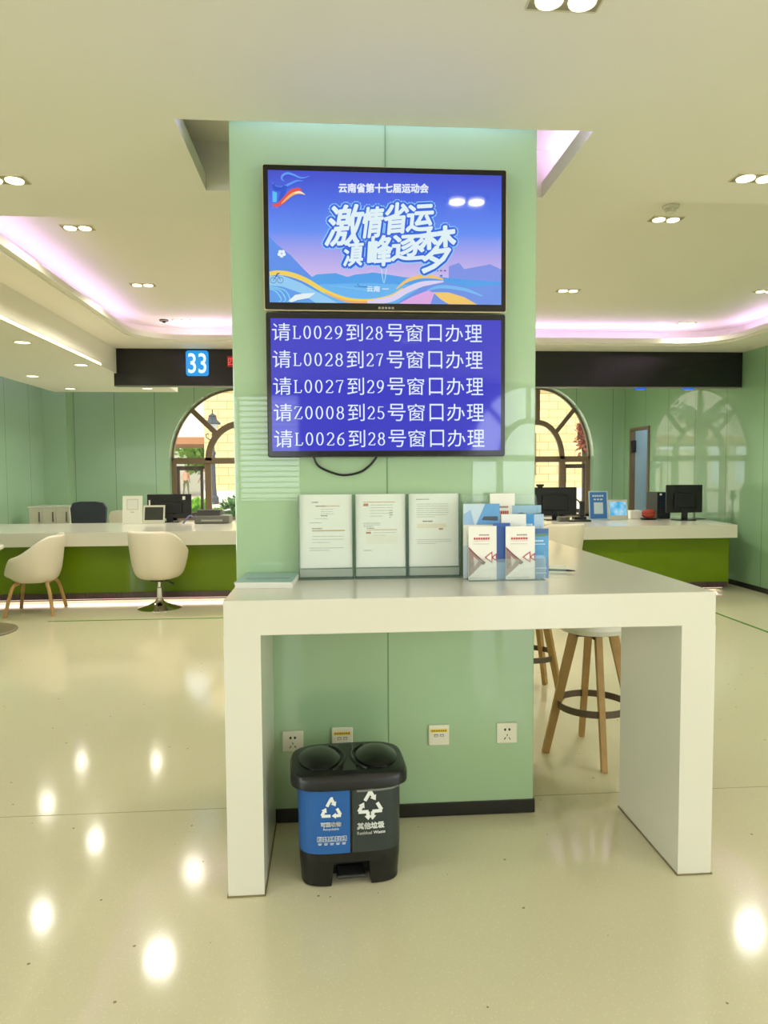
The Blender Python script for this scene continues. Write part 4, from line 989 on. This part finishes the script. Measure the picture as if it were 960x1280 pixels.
def monitor(x, y, w, ztop, zbot, label, rz=0, back=True, stickers=(), toprim=None):
    t = thing('monitor', label, 'monitor', (x, y, ZI), rz); h1, h0 = ztop-ZI, zbot-ZI
    mb = MB(); mb.box(-w/2, w/2, -.018, .018, h0, h1, .008); mb.build('casing', mat('monitor_black', (15, 15, 16), .4), t)
    mb = MB(); mb.box(-w*.3, w*.3, -.04, -.017, h0+.06, h1-.10, .015); mb.build('rear_cover', mat('monitor_rear', (20, 20, 22), .5), t)
    mb = MB(); mb.box(-.04, .04, -.03, -.012, .01, h0+.12, .004); mb.build('neck', M_BLACK, t)
    mb = MB(); mb.prism(rrect(-.13, .13, -.1, .1, .03), XY, 0, .012); mb.build('foot', M_BLACK, t)
    mb = MB(); mb.poly([(-w/2+.012, .0185, h0+.012), (w/2-.012, .0185, h0+.012), (w/2-.012, .0185, h1-.012), (-w/2+.012, .0185, h1-.012)]); mb.build('screen', emis('desk_screen', (120, 150, 170), .8), t)
    for sx_, sz_, w_, h_ in stickers:
        mb = MB(); mb.box(sx_, sx_+w_, -.0195, -.018, sz_, sz_+h_); mb.build('sticker', M_PAPER, t)
    return t
a = at(186, 618, 6.7); b = at(243, 650, 6.7)
monitor((a.x+b.x)/2, 6.58, b.x-a.x-.02, a.z+.005, ZI+.05, 'large black monitor seen from behind on the left counter', 0, stickers=((.17, .29, .035, .045), (-.26, .22, .02, .07)))
a = at(667, 609, 6.3); b = at(717, 646, 6.3)
mR = monitor((a.x+b.x)/2-.02, 6.2, b.x-a.x+.04, a.z, ZI+.06, 'black monitor seen from behind on the right counter, next to the column', 0)
a = at(828, 606, 6.0); b = at(872, 638, 6.0)
monitor((a.x+b.x)/2, 5.9, b.x-a.x, a.z, b.z-.02, 'black monitor at the right end of the right counter', 0)
# grey printer by the window on the left counter
a = at(247, 635, 6.45); b = at(290, 650, 6.45)
t = thing('printer', 'low grey printer with black top on the left counter by the window', 'printer', ((a.x+b.x)/2, 6.36, ZI)); w = (b.x-a.x)/2
mb = MB(); mb.box(-w, w, -.16, .16, .002, .10, .012); mb.build('body', mat('printer_grey', (112, 112, 104), .4), t)
mb = MB(); mb.prism([(-.15, .10), (.15, .10), (.12, .165), (-.05, .165)], YZ, -w+.02, w*.45); mb.build('lid', M_BLACK, t)
mb = MB(); mb.box(-w*.6, w*.6, -.168, -.159, .03, .05); mb.build('paper_slot', mat('slot_grey', (176, 176, 168), .4), t)
mb = MB(); mb.tube(smooth_path([(-.09, -.1, .01), (-.05, -.12, .06), (-.01, -.1, .10), (.03, -.06, .07), (.05, 0, .01)], 5), .012, 8); o = mb.build('network_cable', mat('cable_violet', (118, 118, 160), .5), smooth=True, loc=(at(244, 645, 6.45).x-.01, 6.30, ZI)); tag(o, 'bundled blue-grey cable between monitor and printer', 'cable')
# low cabinet and staff chairs behind the left counter
a = at(36, 633, 7.5); b = at(88, 655, 7.5)
t = thing('low_cabinet', 'low white cabinet behind the left counter by the left wall', 'cabinet', ((a.x+b.x)/2, 7.7, 0)); w = (b.x-a.x)/2; zt = a.z
mb = MB(); mb.box(-w, w, -.2, .2, .05, zt-.02); mb.box(-w-.01, w+.01, -.215, .2, zt-.02, zt); mb.build('body', M_WHITE, t)
mb = MB(); mb.box(-w+.02, w-.02, -.18, .18, 0, .05); mb.build('plinth', M_SKIRT, t)
for k in range(3):
    x = -w+2*w*k/3; mb = MB(); mb.box(x+.004, x+2*w/3-.004, -.216, -.2, .06, zt-.03); d_ = mb.build('door', mat('cabinet_door', (214, 208, 188), .4), t)
    mb = MB(); mb.box(x+2*w/3-.05, x+2*w/3-.035, -.228, -.216, zt-.22, zt-.08); mb.build('handle', M_STEEL, d_)
def office_chair(x, y, w, ztop, label, m):
    t = thing('office_chair', label, 'chair', (x, y, 0))
    P = [(-w*.36, .52), (w*.36, .52), (w*.46, .7), (w*.5, ztop-.09), (w*.42, ztop-.02), (w*.2, ztop), (-w*.2, ztop), (-w*.42, ztop-.02), (-w*.5, ztop-.09), (-w*.46, .7)]
    mb = MB(); mb.loft([[(a_, -.03+.05*(abs(a_)/w*2)**2*d2+d2*.0+dd, b_) for a_, b_ in P] for d2, dd in ((1, -.02), (1, .03))]); o = mb.build('backrest', m, t, smooth=True, angle=50)
    q = o.modifiers.new('b', 'BEVEL'); q.width = .012; q.segments = 2
    mb = MB(); mb.prism(rrect(-w*.48, w*.48, .02, .48, .1), XY, .44, .51); mb.build('seat', m, t)
    mb = MB(); mb.lathe([(.03, .08), (.03, .44)], n=16); mb.build('gas_column', M_BLACK, t)
    mb = MB(); mb.box(-.03, .03, -.04, .1, .46, .6); mb.build('back_bracket', M_BLACK, t)
    for k in range(5):
        c, s = math.cos(k*2*PI/5), math.sin(k*2*PI/5); mb = MB(); mb.bar((0, 0, .10), (.28*c, .28*s, .065), .05, .035, .03, .025, ref=(-s, c, 0)); l_ = mb.build('base_arm', M_BLACK, t)
        mb = MB(); mb.lathe([(0, -.026), (.02, -.02), (.026, 0), (.02, .02), (0, .026)], (.28*c, .28*s, .027), 12, False, False); mb.build('caster', M_BLACK, l_)
    return t
a = at(87, 627, 7.1); b = at(133, 627, 7.1)
office_chair((a.x+b.x)/2, 7.1, b.x-a.x, a.z, 'charcoal office chair behind the left counter', M_GREYF)
a = at(134, 638, 7.85); b = at(170, 638, 7.85)
office_chair((a.x+b.x)/2+.02, 7.85, (b.x-a.x)*1.05, a.z, 'cream office chair behind the white sign stand', mat('cream_leather', (226, 220, 196), .5))
# right counter
def blue_stand(t, w, h):
    tl = lambda x, z, d=0: (x, z*.12-d, z)
    mb = MB(); mb.loft([[tl(-w/2, z, 0), tl(w/2, z, 0), tl(w/2, z, -.005), tl(-w/2, z, -.005)] for z in (.006, h)]); mb.box(-w/2, w/2, -.02, .09, 0, .006); mb.build('panel', mat('pale_acrylic', (190, 214, 228), .2), t)
    mb = MB(); mb.poly([tl(-w*.44, h*.03, .0006), tl(w*.44, h*.03, .0006), tl(w*.44, h*.96, .0006), tl(-w*.44, h*.96, .0006)]); pr = mb.build('print', mat('poster_blue', (66, 122, 200), .35), t)
    mb = MB().use(mat('poster_pale', (206, 222, 234), .4))
    mb.poly([tl(-w*.24, h*.2, .0012), tl(w*.24, h*.2, .0012), tl(w*.24, h*.6, .0012), tl(-w*.24, h*.6, .0012)])
    for k in range(5): mb.poly([tl(-w*.3+k*w*.12, h*.80, .0012), tl(-w*.3+k*w*.12+w*.09, h*.80, .0012), tl(-w*.3+k*w*.12+w*.09, h*.86, .0012), tl(-w*.3+k*w*.12, h*.86, .0012)])
    for k in range(3): mb.poly([tl(-w*.24+k*w*.17, h*.68, .0012), tl(-w*.24+k*w*.17+w*.12, h*.68, .0012), tl(-w*.24+k*w*.17+w*.12, h*.73, .0012), tl(-w*.24+k*w*.17, h*.73, .0012)])
    mb.build('pale_box', None, pr)
stand_sign(737, 761, 614, 6.15, 'blue notice in an acrylic stand on the right counter', 'sign stand', blue_stand)
m = mat('tablet_sky_screen', (0, 0, 0), .1, emit=(90, 200, 235), estr=1); n_ = m.node_tree.nodes; l_ = m.node_tree.links
nt = n_.new('ShaderNodeTexNoise'); nt.inputs['Scale'].default_value = 9; cr = n_.new('ShaderNodeValToRGB'); cr.color_ramp.elements[0].position = .35; cr.color_ramp.elements[0].color = (*lin((70, 180, 232)), 1); cr.color_ramp.elements[1].position = .65; cr.color_ramp.elements[1].color = (*lin((200, 236, 246)), 1)
tc = n_.new('ShaderNodeTexCoord'); l_.new(tc.outputs['Object'], nt.inputs['Vector']); l_.new(nt.outputs['Fac'], cr.inputs[0]); l_.new(cr.outputs[0], n_['Principled BSDF'].inputs['Emission Color'])
stand_sign(762, 786, 625, 6.15, 'tablet with a bright sky blue screen on the right counter', 'tablet', tablet(m, M_WHITE), 'tablet_stand')
a = at(787, 634, 6.2); b = at(803, 634, 6.2)
t = thing('small_carton', 'small white box beside the sky blue tablet', 'box', ((a.x+b.x)/2, 6.25, ZI))
mb = MB(); mb.box(-.075, .075, -.06, .06, 0, .11, .004); mb.build('carton', M_PAPER, t)
mb = MB(); mb.prism(rrect(-.045, .045, -.012, .012, .01), XY, .1102, .1112); mb.build('opening', mat('grey_slot', (190, 190, 184), .5), t)
t = thing('red_pouch', 'round red pouch on a dark tray on the right counter', 'pouch', (at(811, 640, 6.05).x, 6.05, ZI))
mb = MB(); mb.lathe([(.0, .0), (.10, 0), (.115, .02), (.105, .022), (0, .012)], n=28, cap0=False, cap1=False, sy=.8); mb.build('tray', M_BLACK, t)
mb = MB(); mb.lathe([(0, .018), (.06, .02), (.085, .05), (.09, .08), (.075, .115), (.04, .13), (0, .133)], n=28, cap0=False, cap1=False, sy=.75); mb.build('pouch_body', mat('red_fabric', (176, 62, 44), .6), t, smooth=True)
mb = MB(); mb.tube([(.088*math.cos(k*PI/12), .068*math.sin(k*PI/12), .085+.004*math.cos(k)) for k in range(25)], .004, 6); mb.build('zip', mat('dark_red', (120, 38, 30), .6), t)
a = at(810, 615, 6.3); b = at(829, 615, 6.3)
t = thing('desktop_tower', 'narrow black computer tower beside the right end monitor', 'computer', ((a.x+b.x)/2+.04, 6.3, ZI)); hh = a.z-ZI
mb = MB(); mb.box(-.09, .09, -.16, .16, .002, hh, .006); mb.build('case', M_BLACK, t)
mb = MB()
for k in range(6): mb.box(-.06, .06, -.1625, -.159, .06+k*.03, .068+k*.03)
mb.build('vent', mat('vent_grey', (44, 44, 46), .5), t)
mb = MB(); mb.box(-.06, -.03, -.163, -.159, hh-.04, hh-.015); mb.build('sticker', M_PAPER, t)
t = thing('document_camera', 'black document camera on a thin stand at the right counter end', 'camera', (5.10, 6.1, ZI)); 
mb = MB(); mb.prism(rrect(-.11, .10, -.13, .1, .02), XY, 0, .008); mb.build('mat_base', M_BLACK, t)
mb = MB(); mb.lathe([(.012, .008), (.010, .25)], n=14); mb.build('pole', mat('grey_pole', (150, 150, 146), .3, metal=.8), t)
mb = MB(); mb.box(-.028, .028, -.03, .03, .25, .31, .008); mb.box(-.06, .0, -.012, .012, .285, .305, .004); mb.box(-.016, .03, -.014, .014, .30, .37, .004); mb.build('camera_head', M_BLACK, t)
t = thing('web_camera', 'small black camera clipped on top of the monitor next to the column', 'camera', (at(675, 606, 6.2).x, 6.2, at(675, 609, 6.3).z+.001))
mb = MB(); mb.box(-.05, .05, -.02, .02, .012, .04, .008); mb.build('body', M_BLACK, t)
mb = MB(); mb.box(-.03, .03, -.025, .022, 0, .014, .003); mb.build('clip', M_BLACK, t)
p = at(724, 645, 6.25)
t = thing('gooseneck_device', 'dark gooseneck device beside the blue notice on the right counter', 'desk device', (p.x, 6.25, ZI))
mb = MB(); mb.prism(rrect(-.08, .08, -.07, .07, .02), XY, 0, .035); mb.build('base', M_BLACK, t)
mb = MB(); mb.tube(smooth_path([(.0, .03, .03), (.02, .03, .14), (.01, .02, .22), (-.05, .0, .265), (-.1, -.02, .262)], 5), .009, 8); mb.build('neck', M_STEEL, t, smooth=True)
mb = MB(); mb.box(.01, .07, -.02, .03, .035, .24, .012); mb.build('handset', M_BLACK, t)
a = at(698, 640, 5.9)
t = thing('card_reader', 'small grey box in front of the monitor next to the column', 'card reader', (at(704, 640, 5.9).x, 5.9, ZI))
mb = MB(); mb.box(-.07, .07, -.05, .05, .001, .06, .006); mb.build('body', mat('reader_grey', (104, 102, 92), .4), t)
mb = MB(); mb.box(-.045, .045, -.052, -.049, .03, .036); mb.build('slot', M_BLACK, t)
mb = MB(); mb.prism(rrect(-.14, .14, -.06, .06, .01), XY, 0, .018); o = mb.build('keyboard', M_BLACK, loc=(at(726, 646, 5.8).x, 5.86, ZI)); tag(o, 'flat black keypad lying in front of the gooseneck device', 'keypad')

# ================================================================== OUTDOORS
def stone_mat():
    m = mat('pale_stone_blocks', (228, 206, 150), .8); n = m.node_tree.nodes; l = m.node_tree.links; b = n['Principled BSDF']
    tc = n.new('ShaderNodeTexCoord'); mp = n.new('ShaderNodeMapping'); mp.inputs['Rotation'].default_value = (PI/2, 0, 0); l.new(tc.outputs['Object'], mp.inputs[0])
    br = n.new('ShaderNodeTexBrick'); l.new(mp.outputs[0], br.inputs['Vector'])
    br.inputs['Color1'].default_value = (*lin((232, 206, 146)), 1); br.inputs['Color2'].default_value = (*lin((220, 192, 132)), 1); br.inputs['Mortar'].default_value = (*lin((170, 144, 96)), 1)
    br.inputs['Scale'].default_value = 1; br.inputs['Mortar Size'].default_value = .02; br.inputs['Brick Width'].default_value = .95; br.inputs['Row Height'].default_value = .42
    l.new(br.outputs['Color'], b.inputs['Base Color']); return m
STONE = stone_mat()
mb = MB(); mb.box(-40, 45, YB+.35, 80, -.12, 0); struct(mb.build('ground', mat('pale_paving', (206, 196, 172), .8, noise=.1, nscale=.5)), 'pale paved courtyard seen through the windows', 'ground')
mb = MB(); mb.box(-40, 45, -60, YF-.25, -.12, 0); struct(mb.build('ground_front', MATS['pale_paving']), 'pale pavement behind the viewer', 'ground')
t = thing('stone_building', 'pale yellow stone block building across the courtyard', 'building', (8, 34, 0))
mb = MB(); mb.box(-14.0, 14, 0, 8, 0, 11); mb.build('wall', STONE, t)
mb = MB(); mb.box(-14.15, 14, -.15, 0, 5.6, 6.2); mb.box(-14.1, 14, -.1, 0, 0, .5); mb.build('string_course', mat('white_render', (240, 232, 216), .7), t)
for k in range(3):
    x = -4+k*5.5; mb = MB(); mb.box(x, x+1.6, -.12, .05, 1.2, 3.4); f_ = mb.build('window', M_FRAMEB, t); mb = MB(); mb.box(x+.12, x+1.48, -.125, -.115, 1.3, 3.3); mb.build('pane', mat('dark_pane', (60, 70, 74), .1), f_)
t = thing('canopy_building', 'white building with a brown canopy beam beyond the stone building', 'building', (-13, 38, 0))
mb = MB(); mb.box(-8, 6.7, 2, 10, 3.5, 11); mb.build('upper_wall', mat('white_render', (240, 232, 216), .7), t)
mb = MB(); mb.box(-8, 6.7, 1.6, 9, 3.1, 3.5); mb.build('canopy_beam', mat('brown_beam', (170, 120, 84), .6), t)
mb = MB(); mb.box(-8, 6.7, 16, 18, 0, 3.1); mb.build('rear_wall', MATS['white_render'], t)
for k in range(3): mb = MB(); mb.box(-7+k*5.0, -6.5+k*5.0, 2.2, 2.7, 0, 3.1); mb.build('pillar', MATS['white_render'], t)
# street lamp
t = thing('street_lamp', 'dark ornate street lamp in front of the stone building', 'street lamp', (-4.92, 30, 0))
IRON = mat('dark_iron', (58, 60, 66), .5)
mb = MB(); mb.lathe([(.22, 0), (.22, .3), (.14, .4), (.10, .9), (.085, 2.2), (.12, 2.25), (.12, 2.35), (.07, 2.4), (.07, 2.75), (.13, 2.8), (.13, 2.86), (.06, 2.9), (.05, 3.25)], n=16); mb.build('post', IRON, t)
mb = MB(); mb.lathe([(.1, 3.25), (.16, 3.3), (.26, 3.62)], n=8, cap0=True, cap1=True); mb.build('lantern_glass', mat('lantern_glass', (196, 200, 204), .2), t)
mb = MB(); mb.lathe([(.36, 3.6), (.36, 3.66), (.2, 3.82), (.17, 3.95), (.2, 3.98), (.03, 4.1), (.03, 4.25), (0, 4.3)], n=8); mb.build('lantern_roof', IRON, t)
mb = MB()
for s in (-1, 1): mb.tube([(s*.1, 0, 2.9), (s*.28, 0, 3.0), (s*.3, 0, 3.15), (s*.18, 0, 3.2)], .025, 6)
mb.build('scroll_bracket', IRON, t)
# planting
def leaves(mb, c, r, n, size, rd, squash=1.0, up=.3):
    for _ in range(n):
        while True:
            v = Vector((rd.uniform(-1, 1), rd.uniform(-1, 1), rd.uniform(-1, 1)))
            if .25 < v.length < 1: break
        p = Vector(c)+Vector((v.x*r[0], v.y*r[1], v.z*r[2])); d = (v+Vector((rd.uniform(-.6, .6), rd.uniform(-.6, .6), up+rd.uniform(-.4, .4)))).normalized()
        s = d.cross(Vector((rd.uniform(-1, 1), rd.uniform(-1, 1), rd.uniform(-1, 1)))).normalized(); L = size*rd.uniform(.6, 1.3); w = L*.32; nrm = d.cross(s)*L*.08
        a = mb.bm.verts.new(p); b = mb.bm.verts.new(p+d*L*.45+s*w+nrm); c2 = mb.bm.verts.new(p+d*L); e = mb.bm.verts.new(p+d*L*.45-s*w+nrm); f = mb.bm.verts.new(p+d*L*.5-nrm)
        mb.face([a, b, f]); mb.face([b, c2, f]); mb.face([c2, e, f]); mb.face([e, a, f])
def bush(loc, r, n, size, label, rgb, seed, cat='shrub', name='garden_shrub', trunk=.0, group=None):
    rd = random.Random(seed); t = thing(name, label, cat, loc, group=group)
    mb = MB()
    for k in range(5):
        a = rd.uniform(0, 6.28); mb.tube([(0, 0, 0), (.2*r[0]*math.cos(a), .2*r[1]*math.sin(a), trunk+.3*r[2]), (.6*r[0]*math.cos(a), .6*r[1]*math.sin(a), trunk+r[2]*1.1)], [.03+.02*trunk, .02+.01*trunk, .006], 6)
    mb.build('stems', mat('bark_brown', (104, 82, 58), .8), t)
    mb = MB()
    for k in range(6):
        a = rd.uniform(0, 6.28); q = rd.uniform(0, .5); leaves(mb, (q*r[0]*math.cos(a), q*r[1]*math.sin(a), trunk+r[2]*rd.uniform(.75, 1.2)), [x*.65 for x in r], n//6, size, rd)
    mb.build('foliage', mat('leaf_%d_%d_%d' % rgb, rgb, .5, noise=.35, nscale=6), t)
bush((-2.35, 12.0, 0), (.55, .5, .46), 700, .16, 'bright green shrub outside the left window', (126, 176, 40), 1)
bush((-1.42, 13.3, 0), (.6, .5, .50), 800, .16, 'dark green shrub outside the left window, beside the column', (66, 112, 40), 2)
bush((-.35, 12.1, 0), (.6, .5, .45), 500, .16, 'green shrub outside, hidden behind the column', (96, 150, 44), 3)
bush((4.6, 12.2, 0), (.5, .5, .5), 500, .15, 'green shrub outside the right window', (88, 138, 44), 4)
bush((-8.4, 50.5, 0), (2.4, 1.6, 1.5), 1200, .5, 'light green tree beyond the canopy beam', (150, 190, 90), 5, 'tree', 'courtyard_tree', 1.2)
bush((5.42, 11.0, 0), (.17, .17, .50), 420, .10, 'slim rust red leaved plant outside the right window', (176, 96, 76), 6, 'plant', 'red_leaf_plant', 1.65)
bush((2.0, 22, 0), (1.6, 1.2, 1.2), 800, .28, 'leafy courtyard tree seen past the column', (120, 164, 60), 8, 'tree', 'courtyard_tree', 1.4)
# thin bare tree outside the right window
t = thing('bare_tree', 'thin nearly bare young tree outside the right window', 'tree', (4.35, 13.5, 0)); rd = random.Random(4)
mb = MB(); mb.tube([(0, 0, 0), (.05, 0, .9), (-.02, 0, 1.5), (-.25, 0, 2.1), (-.42, 0, 2.6)], [.03, .025, .02, .014, .006], 6)
for k in range(9):
    z = .9+k*.16; s = rd.choice((-1, 1)); mb.tube([(.03-.12*max(0, k-3)*.3, 0, z), (s*.2, rd.uniform(-.1, .1), z+.25), (s*.33, rd.uniform(-.2, .2), z+.55)], [.012, .008, .003], 5)
mb.build('trunk', mat('bark_brown', (104, 82, 58), .8), t)
mb = MB(); leaves(mb, (0, 0, 1.6), (.5, .4, .8), 70, .10, rd); mb.build('foliage', mat('leaf_yellow_green', (150, 170, 80), .5), t)
# palm
t = thing('palm_tree', 'tall palm with drooping fronds standing in the courtyard', 'palm', (1.75, 13.2, 0)); rd = random.Random(9)
mb = MB(); mb.lathe([(.2, 0), (.17, .4), (.15, 1.2), (.14, 2.2), (.16, 2.4)], n=14); mb.build('trunk', mat('palm_bark', (92, 76, 56), .9, noise=.3, nscale=10), t)
for k in range(16):
    a = k*2*PI/16+rd.uniform(-.15, .15); c, s = math.cos(a), math.sin(a); up = rd.uniform(.1, .9); mb = MB()
    path = smooth_path([(0, 0, 2.35), (.35*c, .35*s, 2.55+up*.5), (.8*c, .8*s, 2.6+up*.55), (1.15*c, 1.15*s, 2.2+up*.5)], 6); mb.tube(path, [.02*(1-i/len(path))+.004 for i in range(len(path))], 5)
    for i, p in enumerate(path[2:]):
        for sg in (-1, 1):
            d = Vector((-s*sg*.30+c*.1, c*sg*.30+s*.1, -.14)); w = Vector((c, s, 0))*.025
            mb.poly([p-w, p+w, p+d*.6+w*.7, p+d]); 
    mb.build('frond', mat('palm_green', (78, 108, 48), .5), t)
# two people far off in the courtyard
def person(loc, rz, label, shirt, trousers, hairc, stride):
    V = {'pelvis': (0, 0, .95, .13), 'waist': (0, 0, 1.1, .12), 'chest': (0, -.01, 1.32, .15), 'neck': (0, 0, 1.5, .055), 'head0': (0, -.01, 1.58, .075), 'head': (0, -.015, 1.68, .09), 'crown': (0, -.01, 1.75, .06)}
    E_ = [('pelvis', 'waist'), ('waist', 'chest'), ('chest', 'neck'), ('neck', 'head0'), ('head0', 'head'), ('head', 'crown')]
    for s, sd in ((-1, 'l'), (1, 'r')):
        st_ = stride*s
        V.update({'hip'+sd: (s*.09, 0, .9, .095), 'knee'+sd: (s*.10, -st_*.5-.02, .5, .06), 'ank'+sd: (s*.11, -st_, .085, .042), 'toe'+sd: (s*.12, -st_-.15, .04, .035),
                  'sho'+sd: (s*.18, 0, 1.42, .06), 'elb'+sd: (s*.24, st_*.4+.03, 1.14, .042), 'wri'+sd: (s*.25, st_*.8-.08, .92, .03), 'palm'+sd: (s*.25, st_*.9-.1, .86, .035)})
        E_ += [('pelvis', 'hip'+sd), ('hip'+sd, 'knee'+sd), ('knee'+sd, 'ank'+sd), ('ank'+sd, 'toe'+sd), ('chest', 'sho'+sd), ('sho'+sd, 'elb'+sd), ('elb'+sd, 'wri'+sd), ('wri'+sd, 'palm'+sd)]
        for f in range(5):
            q = V['palm'+sd]; n1 = 'f%d%s' % (f, sd); off = (-.028+.014*f) if f < 4 else -.045
            V[n1] = (q[0]-s*.005, q[1]+off, q[2]-(.075 if f in (1, 2) else .06 if f < 4 else .03), .009); E_.append(('palm'+sd, n1))
    t = thing('person', label, 'person', loc, rz); K = list(V)
    me = bpy.data.meshes.new('body'); me.from_pydata([V[k][:3] for k in K], [(K.index(a), K.index(b)) for a, b in E_], [])
    o = bpy.data.objects.new('body', me); COL.objects.link(o)
    sk = o.modifiers.new('skin', 'SKIN'); sk.use_smooth_shade = True
    for i, k in enumerate(K): me.skin_vertices[0].data[i].radius = (V[k][3], V[k][3]*(.8 if k in ('chest', 'waist', 'pelvis') else 1)); me.skin_vertices[0].data[i].use_root = (i == 0)
    o.modifiers.new('sub', 'SUBSURF').levels = 1
    dg = bpy.context.evaluated_depsgraph_get(); dg.update(); m2 = bpy.data.meshes.new_from_object(o.evaluated_get(dg)); bpy.data.objects.remove(o)
    b = bpy.data.objects.new('body', m2); COL.objects.link(b); b.parent = t; m2.materials.clear()
    for mm in (mat('skin_tone', (206, 160, 128), .5), mat('shirt_%d' % shirt[0], shirt, .8), mat('trousers_%d' % trousers[0], trousers, .8), mat('shoe_dark', (40, 38, 36), .6)): m2.materials.append(mm)
    for p in m2.polygons:
        z = p.center.z; arm = abs(p.center.x) > .17
        p.use_smooth = True
        p.material_index = 3 if z < .09 else (0 if (z > 1.5 or (arm and z < 1.2)) else (1 if z > .97 else 2))
    mb = MB(); mb.lathe([(.10, 1.66), (.105, 1.70), (.095, 1.77), (.06, 1.81), (0, 1.825)], (0, .012, 0), 16, False, False); mb.build('hair', mat('hair_%d' % hairc[0], hairc, .7), t, smooth=True)
    mb = MB()
    for s in (-1, 1): mb.lathe([(0, -.008), (.009, 0), (0, .008)], (s*.034, -.098, 1.67), 8, False, False)
    mb.lathe([(.012, -.02), (.016, -.012), (.006, .02)], (0, -.105, 1.645), 8); mb.box(-.02, .02, -.096, -.088, 1.605, 1.612); mb.build('face_features', mat('feature_brown', (110, 70, 56), .6), t)
person((-8.35, 41, 0), .6, 'distant person in a pink top and green trousers, standing outside', (222, 176, 160), (110, 120, 92), (40, 34, 30), .14)
person((-7.35, 41.6, 0), -.5, 'distant person in a white top and pale trousers, standing outside', (238, 240, 244), (196, 204, 220), (48, 40, 34), .18)
